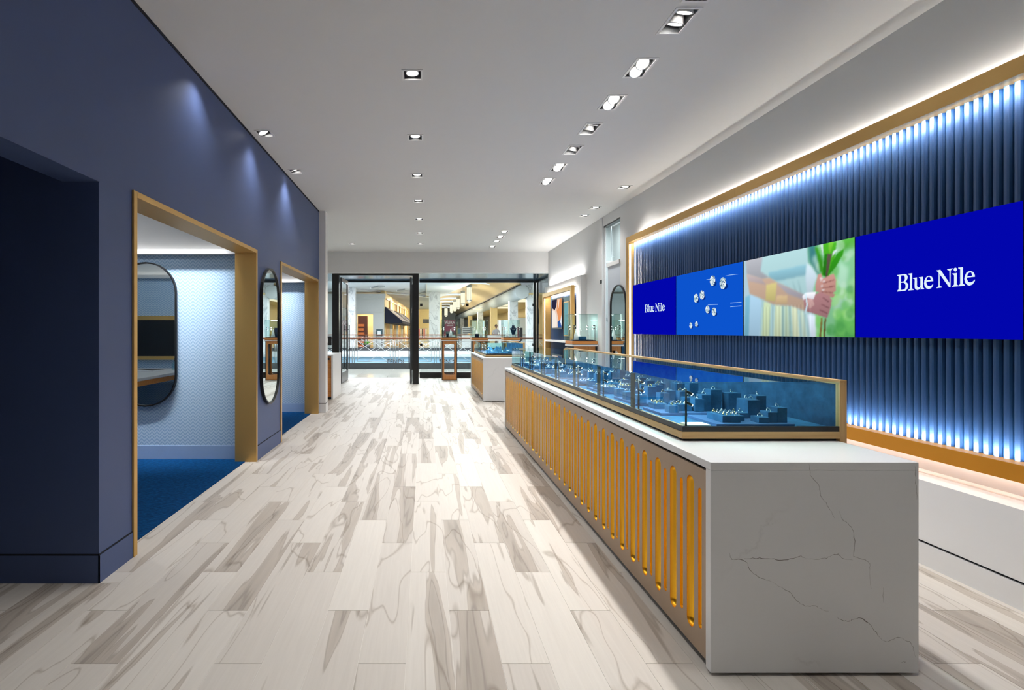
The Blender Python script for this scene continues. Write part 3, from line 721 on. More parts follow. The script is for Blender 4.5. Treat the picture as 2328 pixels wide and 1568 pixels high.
for i in range(7):
    lamp(*DOUBLE[1 + i], 2, '%s twin rectangular downlight from the viewer above the long counter' % ORD[i], 'twin downlights above the long counter', watt=W2,
         tilt=(-0.6, 0) if i in (1, 2, 5, 6) else (0.4, 0.15))
for i in range(4):
    lamp(*DOUBLE[8 + i], 2, '%s twin rectangular downlight from the viewer above the far counter' % ORD[i], 'twin downlights above the far counter', watt=W2 * 1.3, tilt=(-0.2, 0))

# ------------------------------------------------------------------ feature panel with flutes and four screens
FX, FY0, FY1, FZ0, FZ1, FW = 2.86, 1.55, 7.18, 0.57, 2.62, 0.086
fp = thing('feature_wall_panel', 'long navy fluted wall panel in a glowing brass frame', 'wall panel', (XR, (FY0 + FY1) / 2, FZ0))
FYM = (FY0 + FY1) / 2
def fpb(name, x0, x1, y0, y1, z0, z1, m, bevel=0):
    return box(name, x0 - XR, x1 - XR, y0 - FYM, y1 - FYM, z0 - FZ0, z1 - FZ0, M[m], fp, bevel)
fpb('backing', 2.984, 2.999, FY0 + FW, FY1 - FW, FZ0 + FW, FZ1 - FW, 'flute')
joint = 4.66
fpb('frame_rail', FX, 2.955, FY0, joint - 0.001, FZ1 - FW, FZ1, 'brass', 0.002)
fpb('frame_rail', FX, 2.955, joint + 0.001, FY1, FZ1 - FW, FZ1, 'brass', 0.002)
fpb('frame_rail', FX, 2.955, FY0, FY1, FZ0, FZ0 + FW, 'brass_deep', 0.002)
fpb('inner_lining', 2.955, 2.999, FY0 + 0.03, FY1 - 0.03, FZ1 - FW, FZ1 - FW + 0.02, 'oak')
fpb('inner_lining', 2.955, 2.999, FY0 + 0.03, FY1 - 0.03, FZ0 + FW - 0.02, FZ0 + FW, 'brass_deep')
fpb('frame_stile', FX, 2.955, FY1 - FW, FY1, FZ0 + FW, FZ1 - FW, 'brass', 0.002)
fpb('frame_stile', FX, 2.955, FY0, FY0 + FW, FZ0 + FW, FZ1 - FW, 'brass', 0.002)
fpb('inner_lining', 2.955, 2.999, FY1 - FW, FY1 - FW + 0.02, FZ0 + FW, FZ1 - FW, 'brass')
fpb('light_strip', 2.872, 2.892, FY1 - FW - 0.004, FY1 - FW, FZ0 + FW + 0.02, FZ1 - FW - 0.02, 'led')
p = 0.047
prof = [(2.985, 0), (2.966, 0.0), (2.945, 0.004), (2.934, 0.009), (2.930, 0.017), (2.930, 0.027), (2.934, 0.034), (2.945, 0.039), (2.966, 0.0425), (2.966, p), (2.985, p)]
flute_mesh = MB().prism([(x - XR, y) for x, y in prof], 'z', FW, FZ1 - FZ0 - FW).data('flute', M['flute'])
y = FY0 + FW
while y + p < FY1 - FW + 0.001:
    link('flute', flute_mesh, (0, y - FYM, 0), fp); y += p
# led strips of the frame: inside top and bottom, behind the frame upwards and downwards
LW = (1.0, 0.94, 0.86)
L5 = FY1 - FY0 - 0.2
area_light('frame_led_top', (2.880 - XR, 0, FZ1 - FW - 0.006 - FZ0), 0.012, L5, 50, LW, (0, -0.80, 0), fp, 125)
area_light('frame_led_bottom', (2.880 - XR, 0, FW + 0.006), 0.012, L5, 42, LW, (0, PI + 0.80, 0), fp, 125)
area_light('frame_led_side', (2.885 - XR, FY1 - FW - 0.008 - FYM, 1.02), 0.012, 1.7, 7, LW, (-PI / 2, 0, 0), fp)
area_light('frame_halo_up', (2.962 - XR, 0, FZ1 - 0.02 - FZ0), 0.012, L5, 7, LW, (0, PI + 0.7, 0), fp, 110)
area_light('frame_halo_down', (2.962 - XR, 0, 0.02), 0.012, L5, 3.2, (1.0, 0.82, 0.72), (0, -0.3, 0), fp)

SX = 2.895                                                     # front plane of the screens
def ydepth(dx): return F * SX / dx
Z_TOP, Z_BOT = EYE + 0.2178 * SX, EYE - 0.01467 * SX
def screen_root(name, dx0, dx1, label):
    ya, yb = ydepth(dx0), ydepth(dx1)
    t = thing(name, label, 'screen', (SX, ya, Z_BOT), group='screens on the fluted panel')
    W, H = ya - yb, Z_TOP - Z_BOT
    box('housing', 0.0015, 0.034, -W + 0.002, -0.002, 0, H, M['black'], t)
    return t, W, H
def flat(t, name, W, H, polys, m, off):
    """polygons in screen fractions (u to the viewer's right, v up)"""
    mb = MB()
    for pl in polys:
        pl = pl if isinstance(pl[0][0], (tuple, list)) else [pl]
        loops = [[Vector((u, v, 0)) for u, v in lp] for lp in pl]
        pts = [q for lp in loops for q in lp]
        for tri in tessellate_polygon(loops):
            mb.poly([(-off, -min(max(pts[i].x, 0), 1) * W, min(max(pts[i].y, 0), 1) * H) for i in tri])
    return mb.build(name, m, t)
FULL = [(0, 0), (1, 0), (1, 1), (0, 1)]
DXS = [474, 572, 725, 979, 1361]
def logo_screen(name, dx0, dx1, label):
    t, W, H = screen_root(name, dx0, dx1, label)
    flat(t, 'display', W, H, [FULL], M['screen_blue'], 0.0)
    flat(t, 'lettering', W, H, LOGO, M['letter'], 0.0006)
    return t
logo_screen('wall_screen', 474, 571.5, 'smaller looking deep blue screen reading Blue Nile by the brass jamb')
logo_screen('wall_screen', 979.5, 1361, 'large deep blue screen reading Blue Nile at the picture edge')
t, W, H = screen_root('wall_screen', 572.5, 724, 'blue screen showing eight sparkling diamond studs')
flat(t, 'display', W, H, [FULL], M['screen_blue2'], 0.0)
flat(t, 'stud_shadows', W, H, [[(u + r * 0.5 + r * math.cos(a), v - s * 0.6 + s * 0.55 * math.sin(a)) for a in [k * PI / 6 for k in range(12)]] for u, v, r, s in STUDS], emis('screen_stud_shadow', (4, 44, 132)), 0.0004)
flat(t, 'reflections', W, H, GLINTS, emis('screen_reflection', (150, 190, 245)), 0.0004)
wl = [emis('screen_gem_white', (236, 246, 250)), emis('screen_gem_pale', (176, 204, 214)), emis('screen_gem_dark', (86, 118, 140))]
for u, v, r, s in STUDS:
    mb = MB()
    for ra, rb, nn in ((0.0, 0.36, 8), (0.36, 0.72, 16), (0.72, 1.0, 20)):
        for k in range(nn):
            a0, a1 = 2 * PI * k / nn, 2 * PI * (k + 1) / nn
            mb.poly([(-0.0008, -(u + r * q * math.cos(a)) * W, (v + s * q * math.sin(a)) * H) for q, a in ((ra, a0), (rb, a0), (rb, a1), (ra, a1))][(1 if ra == 0 else 0):], rnd.choice((0, 0, 1, 1, 2)))
    mb.build('diamond_stud', wl, t)
t, W, H = screen_root('wall_screen', 726, 978, 'screen with a picture of hands in a white dress holding green stems')
def picture_mesh(W, H, nx=236, ny=132):
    """the photograph on the screen: colours of the display's pixels, softened like a lens would"""
    import numpy as np
    gx, gy = np.meshgrid((np.arange(nx) + 0.5) / nx, (np.arange(ny) + 0.5) / ny)
    def inside(poly):
        r = np.zeros(gx.shape, bool); n_ = len(poly)
        for i in range(n_):
            (x0, y0), (x1, y1) = poly[i], poly[(i + 1) % n_]
            if y0 == y1: continue
            c = ((y0 > gy) != (y1 > gy)) & (gx < (x1 - x0) * (gy - y0) / (y1 - y0) + x0)
            r ^= c
        return r
    def blur(im, k):
        for _ in range(k):
            q = np.pad(im, ((1, 1), (1, 1)) + ((0, 0),) * (im.ndim - 2), mode='edge')
            im = (q[:-2, 1:-1] + q[2:, 1:-1] + q[1:-1, :-2] + q[1:-1, 2:] + 2 * q[1:-1, 1:-1]) / 6
        return im
    im = np.zeros(gx.shape + (3,)); im[:] = PICTURE[0][0]
    rg = np.random.default_rng(5)
    for i, (c, poly) in enumerate(PICTURE[1:], 1):
        mk = inside(poly).astype(float)
        soft = 22 if i < 9 else (7 if i < 25 else (5 if i < 31 else 0))
        if i == 8: soft = 4
        mk = blur(mk, soft)[..., None]
        # light falls from above: every patch is a little lighter at its upper edge
        ys = [q[1] for q in poly]; g_ = np.clip((gy - min(ys)) / max(max(ys) - min(ys), 0.05), 0, 1)[..., None]
        im = im * (1 - mk) + (np.array(c) * (0.90 + 0.18 * g_)) * mk
        if i == 8:
            for _ in range(70):
                cu, cv, rr = rg.uniform(0.72, 1.0), rg.uniform(0, 1), rg.uniform(0.012, 0.04)
                mk = blur(((gx - cu) ** 2 + ((gy - cv) * H / W) ** 2 < rr * rr).astype(float), 4)[..., None] * 0.5 * (gx > 0.66)[..., None]
                im = im * (1 - mk) + np.array([(150, 214, 120), (110, 190, 96), (196, 230, 204), (70, 150, 76)][rg.integers(4)]) * mk
    # pleats of the skirt
    pl = 1 + 0.06 * np.sin(gx * 190) * ((gy < 0.36) & (gx > 0.2) & (gx < 0.68))
    im = np.clip(blur(im * pl[..., None], 1), 0, 255) / 255
    li = np.where(im <= 0.04045, im / 12.92, ((im + 0.055) / 1.055) ** 2.4)
    me = bpy.data.meshes.new('display')
    vs = [(-0.0002, -W * i / nx, H * j / ny) for j in range(ny + 1) for i in range(nx + 1)]
    fs = [(j * (nx + 1) + i, j * (nx + 1) + i + 1, (j + 1) * (nx + 1) + i + 1, (j + 1) * (nx + 1) + i) for j in range(ny) for i in range(nx)]
    me.from_pydata(vs, [], fs)
    at_ = me.color_attributes.new('picture', 'FLOAT_COLOR', 'POINT')
    pad = np.pad(li, ((0, 1), (0, 1), (0, 0)), mode='edge'); pad = (pad + np.roll(pad, 1, 0) + np.roll(pad, 1, 1) + np.roll(np.roll(pad, 1, 0), 1, 1)) / 4
    pad[0] = pad[1]; pad[:, 0] = pad[:, 1]; pad[-1] = pad[-2]; pad[:, -1] = pad[:, -2]
    at_.data.foreach_set('color', np.concatenate([pad, np.ones(pad.shape[:2] + (1,))], 2).astype('f').ravel())
    n = NT('screen_picture'); e_ = n.n('ShaderNodeEmission'); a_ = n.n('ShaderNodeAttribute', attribute_name='picture')
    n.l(a_.outputs['Color'], e_.inputs[0]); e_.inputs[1].default_value = 2 ** -EXPOSURE; n.l(e_.outputs[0], n.out.inputs[0])
    me.materials.append(n.mat)
    return me
link('display', picture_mesh(W, H), (0, 0, 0), t)

# ------------------------------------------------------------------ counters with slotted brass panels
CZ, CX0, CX1 = 0.805, 1.078, 1.862
def capsule(yc, z0, z1, r, n=7):
    """outline of a vertical rounded slot, counter-clockwise in (y,z)"""
    pts = []
    for k in range(n + 1):
        a = PI * k / n; pts.append((yc + r * math.cos(a), z1 - r0_(r) + r * math.sin(a)))
    for k in range(n + 1):
        a = PI + PI * k / n; pts.append((yc + r * math.cos(a), z0 + r0_(r) + r * math.sin(a)))
    return pts
def r0_(r): return r
def slot_mesh(w, h, depth, name):
    mb = MB(); R = w / 2; rings = []; n = 7
    for tt in (0, 0.35, 0.75, 1.15, 1.5):
        r, d = max(R * math.cos(tt), 0.0006), depth * math.sin(tt)
        ring = []
        for k in range(n + 1):
            a = PI * k / n; ring.append((d, r * math.cos(a), h / 2 - R + r * math.sin(a)))
        for k in range(n + 1):
            a = PI + PI * k / n; ring.append((d, r * math.cos(a), -h / 2 + R + r * math.sin(a)))
        rings.append(ring)
    m = len(rings[0])
    vs = [q for rg in rings for q in rg]
    fs = [(i * m + k, i * m + (k + 1) % m, (i + 1) * m + (k + 1) % m, (i + 1) * m + k) for i in range(len(rings) - 1) for k in range(m)]
    mb.mesh(vs, fs, 0, True); mb.poly(rings[-1])
    return mb.data(name, M['slot'])
WIDE = (0.057, 0.098, 0.712); NARROW = (0.026, 0.130, 0.682)
wide_mesh = slot_mesh(WIDE[0], WIDE[2] - WIDE[1], 0.026, 'slot_inlay')
narrow_mesh = slot_mesh(NARROW[0], NARROW[2] - NARROW[1], 0.018, 'slot_inlay')
def counter(y0, y1, label, first_wide):
    L = y1 - y0
    t = thing('display_counter', label, 'counter', (CX0, y0, 0), group='quartz display counters')
    D = CX1 - CX0
    box('counter_top', 0, D, 0, L, CZ - 0.03, CZ, M['quartz'], t, 0.002)
    box('end_panel', 0, D, 0, 0.035, 0.012, CZ - 0.03, M['quartz'], t, 0.002)
    box('end_panel', 0, D, L - 0.035, L, 0.012, CZ - 0.03, M['quartz'], t, 0.002)
    box('core', 0.06, D - 0.03, 0.036, L - 0.036, 0.02, CZ - 0.031, M['shadow_gap'], t)
    box('toe_kick', 0.05, D - 0.05, 0.04, L - 0.04, 0.0, 0.02, M['shadow_gap'], t)
    box('back_panel', D - 0.03, D - 0.002, 0.036, L - 0.036, 0.02, CZ - 0.032, M['trim'], t)
    zb, zt = 0.032, CZ - 0.044
    mb = MB(); X = 0.007
    pa, pb = 0.040, L - 0.040
    slots = []
    yw = first_wide - y0
    while yw + 0.04 < pb:
        if yw - 0.04 > pa: slots.append((yw, WIDE))
        yw += 0.143
    yn = first_wide - 0.0715 - y0
    while yn + 0.03 < pb:
        if yn - 0.03 > pa: slots.append((yn, NARROW))
        yn += 0.143
    slots.sort()
    edges = [pa] + [(a[0] + b[0]) / 2 + (a[1][0] - b[1][0]) / 4 for a, b in zip(slots, slots[1:])] + [pb]
    for (yc, (w, s0, s1)), ea, eb in zip(slots, edges, edges[1:]):
        cap = capsule(yc, s0, s1, w / 2)
        n = len(cap) // 2
        # half with larger y: from top tip down to the bottom tip
        mid = n // 2
        top_i = mid
        right = cap[:top_i + 1][::-1]                 # tip -> right side going down
        lowr = cap[n:][::-1]
        bi = len(lowr) // 2
        right_chain = [(yc, s1)] + [q for q in right if q[0] > yc + 1e-6] + [q for q in lowr if q[0] > yc + 1e-6] + [(yc, s0)]
        left_chain = [(2 * yc - q[0], q[1]) for q in right_chain]
        for chain, edge in ((right_chain, eb), (left_chain, ea)):
            mb.poly([(X, *q) for q in chain] + [(X, yc, zb), (X, edge, zb), (X, edge, zt), (X, yc, zt)])
    mb.poly([(X, pa, zt), (X, pb, zt), (X + 0.012, pb, zt), (X + 0.012, pa, zt)])
    mb.poly([(X, pa, zb), (X, pb, zb), (X + 0.012, pb, zb), (X + 0.012, pa, zb)])
    mb.poly([(X, pa, zb), (X, pa, zt), (X + 0.012, pa, zt), (X + 0.012, pa, zb)])
    mb.poly([(X, pb, zb), (X, pb, zt), (X + 0.012, pb, zt), (X + 0.012, pb, zb)])
    panel = mb.build('slotted_panel', M['bronze'], t)
    for yc, (w, s0, s1) in slots:
        link('slot_inlay', wide_mesh if w > 0.04 else narrow_mesh, (X + 0.0003, yc, (s0 + s1) / 2), panel)
    return t
main_counter = counter(1.905, 6.81, 'long white quartz counter with gilded slotted front beside the walkway', 2.064)
end = [o for o in main_counter.children if o.name.startswith('end_panel')][0]
M['vein'] = plain('quartz_vein', (168, 165, 162), 0.35, vary=0.06, scale=40)
M['vein_dark'] = plain('quartz_vein_dark', (124, 119, 114), 0.35, vary=0.1, scale=40)
def vein(pts, w, m):
    fine = []
    for (xa, za), (xb, zb) in zip(pts, pts[1:]):
        for k in range(4):
            f = k / 4; j = 0.0022
            fine.append((xa + (xb - xa) * f + rnd.uniform(-j, j), za + (zb - za) * f + rnd.uniform(-j, j)))
    fine.append(pts[-1]); n = len(fine); mb = MB(); L, Rr = [], []
    for i, (x, z) in enumerate(fine):
        a, b = fine[max(i - 1, 0)], fine[min(i + 1, n - 1)]
        dx, dz = b[0] - a[0], b[1] - a[1]; q = math.hypot(dx, dz) or 1
        ww = w * rnd.uniform(0.35, 1.2) * min(1, 0.25 + 3 * min(i, n - 1 - i) / n)
        L.append((x - dz / q * ww, -0.0004, z + dx / q * ww)); Rr.append((x + dz / q * ww, -0.0004, z - dx / q * ww))
    for i in range(n - 1): mb.poly([L[i], L[i + 1], Rr[i + 1], Rr[i]])
    mb.build('vein', M[m], end)
for pts, w, m in VEINS: vein(pts, w, m)
counter(9.29, 11.76, 'shorter far quartz counter with slotted front near the storefront', 9.42)

# ------------------------------------------------------------------ glass cases on the counters
GX0, GX1 = 1.155, 1.894
def glass_case(y0, y1, label, group):
    L = y1 - y0
    t = thing('glass_display_case', label, 'display case', (GX0, y0, CZ), group=group)
    D = GX1 - GX0 - 0.03
    h0, h1, ht = 0.012, 0.042, 0.266
    box('plinth', 0.012, D - 0.01, 0.012, L - 0.012, 0.0, h0, M['shadow_gap'], t)
    box('base_rail', 0.0, D, 0.0, 0.03, h0, h1, M['oak_x'], t)
    box('base_rail', 0.0, D, L - 0.03, L, h0, h1, M['oak_x'], t)
    box('base_rail', 0.0, 0.03, 0.03, L - 0.03, h0, h1, M['oak'], t)
    mb = MB().box(0.004, 0.014, 0.004, L - 0.004, h1, h1 + 0.024).box(0.014, D, 0.004, 0.014, h1, h1 + 0.024).box(0.014, D, L - 0.014, L - 0.004, h1, h1 + 0.024)
    mb.build('black_rim', M['black'], t)
    box('velvet_floor', 0.05, D, 0.03, L - 0.03, h1 - 0.01, h1 + 0.012, M['velvet'], t)
    box('inner_ledge', 0.016, 0.05, 0.016, L - 0.016, h1, h1 + 0.014, M['oak'], t)
    g = 0.006
    box('glass_front', 0.006, 0.006 + g, 0.006, L - 0.006, h1 + 0.02, ht - g, M['case_glass'], t)
    box('glass_end', 0.012, D, 0.006, 0.006 + g, h1 + 0.02, ht - g, M['case_glass'], t)
    box('glass_end', 0.012, D, L - 0.012, L - 0.006, h1 + 0.02, ht - g, M['case_glass'], t)
    box('glass_top', 0.004, D, 0.004, L - 0.004, ht - g, ht, M['case_glass'], t)
    # oak back frame
    box('back_rail', D, D + 0.03, 0, L, ht - 0.012, ht + 0.008, M['oak'], t, 0.001)
    box('back_stile', D, D + 0.03, 0, 0.026, -0.012, ht - 0.012, M['oak_up'], t, 0.001)
    box('back_stile', D, D + 0.03, L - 0.026, L, -0.012, ht - 0.012, M['oak_up'], t, 0.001)
    n = max(2, round(L / 1.1))
    for k in range(n):
        a, b = 0.026 + (L - 0.052) * k / n, 0.026 + (L - 0.052) * (k + 1) / n
        box('velvet_back_panel', D + 0.003 + 0.007 * (k % 2), D + 0.010 + 0.007 * (k % 2), a, b, h0, ht - 0.013, M['velvet'], t)
    # dark uprights with little spot poles
    m = max(3, round(L / 0.555))
    for k in range(m):
        yy = 0.022 + 0.555 * k
        if yy > L - 0.05: break
        if k: box('upright', 0.014, 0.020, yy - 0.025, yy + 0.025, h1, ht - 0.008, M['black'], t)
        pole = MB().tube([(0.035, yy + 0.012 if not k else yy - 0.035, h1 + 0.014), (0.035, yy + 0.012 if not k else yy - 0.035, ht - 0.035)], 0.0045, 8)
        py_ = yy + 0.012 if not k else yy - 0.035
        pole.box(0.022, 0.048, py_ - 0.013, py_ + 0.013, h1 + 0.014, h1 + 0.02)
        po = pole.build('spot_pole', M['black'], t)
        for z in (ht - 0.045, ht - 0.095):
            MB().tube([(0.035, py_, z), (0.062, py_, z - 0.014)], 0.0065, 8).build('spot_head', M['black'], po)
            MB().tube([(0.062, py_, z - 0.014), (0.0635, py_, z - 0.0148)], 0.0055, 8).build('spot_lens', M['led_spot'], po)
    area_light('case_fill', (0.03, L / 2, ht - 0.012), 0.012, L - 0.1, 3.6 * L, (0.9, 0.96, 1.0), (0, -0.75, 0), t, 160)  # strip light added to brighten the velvet inside the case
    return t
M['oak_x'] = wood('pale_oak_cross', (190, 148, 92), (216, 178, 122), 'x')
glass_case(2.268, 6.72, 'long low glass display case full of rings on the long counter', 'low glass cases')
glass_case(9.55, 11.55, 'short low glass display case on the far counter', 'low glass cases')

# ------------------------------------------------------------------ velvet blocks and rings in the cases
CF = CZ + 0.054                                                   # case floor
def ring_data(m, name):
    mb = MB(); R, r, n, k = 0.0095, 0.0019, 14, 5
    vs, fs = [], []
    for i in range(n):
        a = 2 * PI * i / n
        for j in range(k):
            b = 2 * PI * j / k
            rr = R + r * math.cos(b)
            vs.append((rr * math.cos(a), r * 1.3 * math.sin(b), rr * math.sin(a)))
    for i in range(n):
        for j in range(k):
            fs.append((i * k + j, i * k + (j + 1) % k, ((i + 1) % n) * k + (j + 1) % k, ((i + 1) % n) * k + j))
    mb.mesh(vs, fs, 0, True)
    g = 0.0036; z = R + 0.003
    mb.mesh([(g, 0, z), (0, g, z), (-g, 0, z), (0, -g, z), (0, 0, z + 0.0022), (0, 0, z - 0.004)], [(0, 1, 4), (1, 2, 4), (2, 3, 4), (3, 0, 4), (1, 0, 5), (2, 1, 5), (3, 2, 5), (0, 3, 5)], 1)
    return mb.data(name, [m, M['gem']])
M['gem'] = plain('cut_gem', (240, 246, 250), 0.05, 0.6, vary=0)
ring_silver, ring_gold = ring_data(M['chrome'], 'ring'), ring_data(M['gold_ring'], 'ring')
n_rings = [0]
def ring(x, y, z, where, gold=False, spot='', group=None):
    o = link('ring', ring_gold if gold else ring_silver, (x, y, z + 0.0045), None, (rnd.uniform(-0.5, 0.1), 0, rnd.uniform(-0.5, 0.9)))
    tag(o, '%s ring %s%s %s' % ('gold' if gold else 'silver', '' if 'bay' in where else 'on block ', spot, where), 'ring', 'rings ' + (group or where))
    n_rings[0] += 1
def velvet_block(x, y, z, w, d, h, nx, ny, where, gold=0.3, spot='', name='ring_block'):
    o = MB().box(-w / 2, w / 2, -d / 2, d / 2, 0, h).build(name, M['velvet'], None, 0.0015)
    o.location = (x, y, z)
    tag(o, '%s velvet block %s %s' % ('low' if h < 0.04 else 'tall', spot, where), 'display block', 'velvet blocks ' + where)
    for i in range(nx):
        for j in range(ny):
            ring(x + (i - (nx - 1) / 2) * w / max(nx, 1) * 0.9, y + (j - (ny - 1) / 2) * d / max(ny, 1) * 0.9, z + h, where, rnd.random() < gold, spot)
    return o
def slab(x, y, w, d, h, where):
    o = MB().box(-w / 2, w / 2, -d / 2, d / 2, 0, h).build('velvet_tray', M['velvet_dark2'], None, 0.0015)
    o.location = (x, y, CF)
    return tag(o, 'flat blue tray %s' % where, 'tray', 'flat velvet trays')
M['velvet_dark2'] = plain('slate_blue_velvet', (58, 92, 136), 0.85, spec=0.2, vary=0.12, scale=10)
w0 = 'at near case end'
slab(1.52, 2.45, 0.36, 0.26, 0.014, w0); T0 = CF + 0.0142
slab(1.36, 2.74, 0.26, 0.22, 0.014, 'behind the corner pole of the long glass case')
velvet_block(1.43, 2.42, T0, 0.085, 0.13, 0.032, 2, 4, w0, 0.2, spot='of eight rings')
velvet_block(1.495, 2.445, T0, 0.042, 0.10, 0.024, 1, 3, w0, 0.2, spot='beside the eight-ring block')
velvet_block(1.575, 2.375, T0, 0.05, 0.06, 0.026, 1, 1, w0, spot='forming the lowest front step')
velvet_block(1.622, 2.385, T0, 0.043, 0.06, 0.048, 1, 1, w0, spot='forming the middle front step')
velvet_block(1.668, 2.392, T0, 0.046, 0.07, 0.068, 1, 1, w0, spot='forming the tallest front step')
velvet_block(1.545, 2.50, T0, 0.075, 0.06, 0.026, 2, 1, w0, spot='of two behind the front steps')
velvet_block(1.612, 2.52, T0, 0.06, 0.09, 0.088, 1, 2, w0, spot='of two right behind the step trio')
velvet_block(1.675, 2.545, T0, 0.05, 0.06, 0.104, 1, 1, w0, spot='standing tallest behind the front steps')
o = box('white_card', -0.052, 0.052, -0.035, 0.035, 0, 0.012, M['card']); o.location = (1.255, 2.345, CF); tag(o, 'white card lying in the near corner of the long glass case', 'card')
velvet_block(1.455, 2.70, T0, 0.05, 0.05, 0.066, 1, 1, w0, spot='with one ring in the centre')
velvet_block(1.300, 2.66, T0, 0.05, 0.05, 0.036, 1, 1, w0, spot='next to the corner spot pole')
velvet_block(1.375, 2.72, T0, 0.10, 0.06, 0.036, 4, 1, w0, spot='with a row of four')
velvet_block(1.29, 2.80, T0, 0.07, 0.07, 0.03, 3, 2, w0, 1.0, spot='with six gold rings by front glass')
velvet_block(1.47, 2.80, T0 - 0.0142, 0.07, 0.06, 0.075, 2, 1, w0, spot='of two in the rear row')
velvet_block(1.545, 2.80, CF, 0.05, 0.06, 0.09, 1, 1, w0, spot='second in the rear row')
velvet_block(1.615, 2.83, CF, 0.06, 0.06, 0.115, 1, 1, w0, spot='standing tallest in the rear row')
velvet_block(1.70, 2.80, CF, 0.07, 0.06, 0.10, 1, 1, w0, spot='in the rear row by the velvet back')
ORDS = ['second', 'third', 'fourth', 'fifth', 'sixth', 'seventh', 'eighth']
for s in range(7):
    ya = 2.87 + 0.555 * s
    where = '%s bay of long case' % ORDS[s]
    slab(1.42, ya + 0.27, 0.36, 0.34, 0.014, 'lying in the ' + where)
    for j in range(3):
        for i in range(4 if s < 3 else 3):
            x = 1.28 + i * 0.125 + rnd.uniform(-0.012, 0.012); yy = ya + 0.12 + j * 0.16 + rnd.uniform(-0.015, 0.015)
            on = 1.25 < x - 0.05 and x + 0.05 < 1.60 and ya + 0.11 < yy - 0.04 and yy + 0.04 < ya + 0.43
            h = rnd.choice((0.026, 0.034, 0.05, 0.07)) + 0.012 * i
            if h < 0.05:
                nx, ny = rnd.choice(((4, 1), (3, 1), (4, 2)) if s < 2 else ((3, 1), (2, 1), (4, 1))); w, d = 0.10, 0.062
            else:
                nx, ny = (rnd.choice((1, 2)), 1); w, d = 0.056, 0.056
            if x - w / 2 < 1.245: x = 1.245 + w / 2
            velvet_block(x, yy, CF + 0.0142, w, d, h, nx, ny, where, spot='in %s row %s,' % (('near', 'middle', 'far')[j], ('by front glass', 'second from front glass', 'third from front glass', 'fourth from front glass')[i]))
# draped necklace forms in the short case
def necklace_form(x, y, z, rz, label, sc=1.0):
    t = thing('necklace_form', label, 'necklace form', (x, y, z), rz, 'necklace forms in the short glass case')
    mb = MB(); nu, nv = 12, 8; vs = []
    for i in range(nu + 1):
        u = i / nu
        half = (0.03 + 0.055 * math.sin(min(1, u * 1.25) * PI / 2) ** 1.5) * sc
        zc = (0.115 * (1 - u) ** 1.2 + 0.012) * sc
        for j in range(nv + 1):
            v = -1 + 2 * j / nv
            vs.append((v * half, (-0.11 + 0.2 * (1 - u)) * sc, max(0.0, zc * (1 - 0.55 * v * v))))
    vs2 = [(a, b, 0) for a, b, c in vs]
    q = (nu + 1) * (nv + 1); fs = []
    for i in range(nu):
        for j in range(nv):
            a = i * (nv + 1) + j; fs.append((a, a + 1, a + nv + 2, a + nv + 1))
    mb.mesh(vs, fs, 0, True)
    for i in range(nu):
        for e_ in (0, nv):
            a, b = i * (nv + 1) + e_, (i + 1) * (nv + 1) + e_
            mb.poly([vs[a], vs[b], vs2[b], vs2[a]])
    for i_ in (0, nu):
        mb.poly([vs[i_ * (nv + 1) + j] for j in range(nv + 1)] + [vs2[i_ * (nv + 1) + nv], vs2[i_ * (nv + 1)]])
    mb.build('velvet_form', M['velvet'], t)
    pts = []
    for k in range(17):
        a = -1.1 + 2.2 * k / 16
        xx = 0.05 * sc * math.sin(a) * 1.1; u = 0.25 + 0.5 * math.cos(a) ** 2
        zc = (0.115 * (1 - u) ** 1.2 + 0.012) * sc
        pts.append((xx, (-0.11 + 0.2 * (1 - u)) * sc, zc * (1 - 0.55 * (xx / (0.085 * sc)) ** 2) + 0.003))
    MB().tube(pts, 0.003, 6).build('necklace', M['chrome'], t)
    return t
for i, (x, y) in enumerate(((1.33, 9.80), (1.55, 9.78), (1.42, 10.15), (1.68, 10.2), (1.34, 10.55), (1.58, 10.6), (1.42, 11.0), (1.66, 11.1))):
    necklace_form(x, y, CF, rnd.uniform(-0.5, 0.5), 'draped blue velvet necklace form, %s from the viewer in the short glass case' % ORD[i], rnd.uniform(0.8, 1.05))

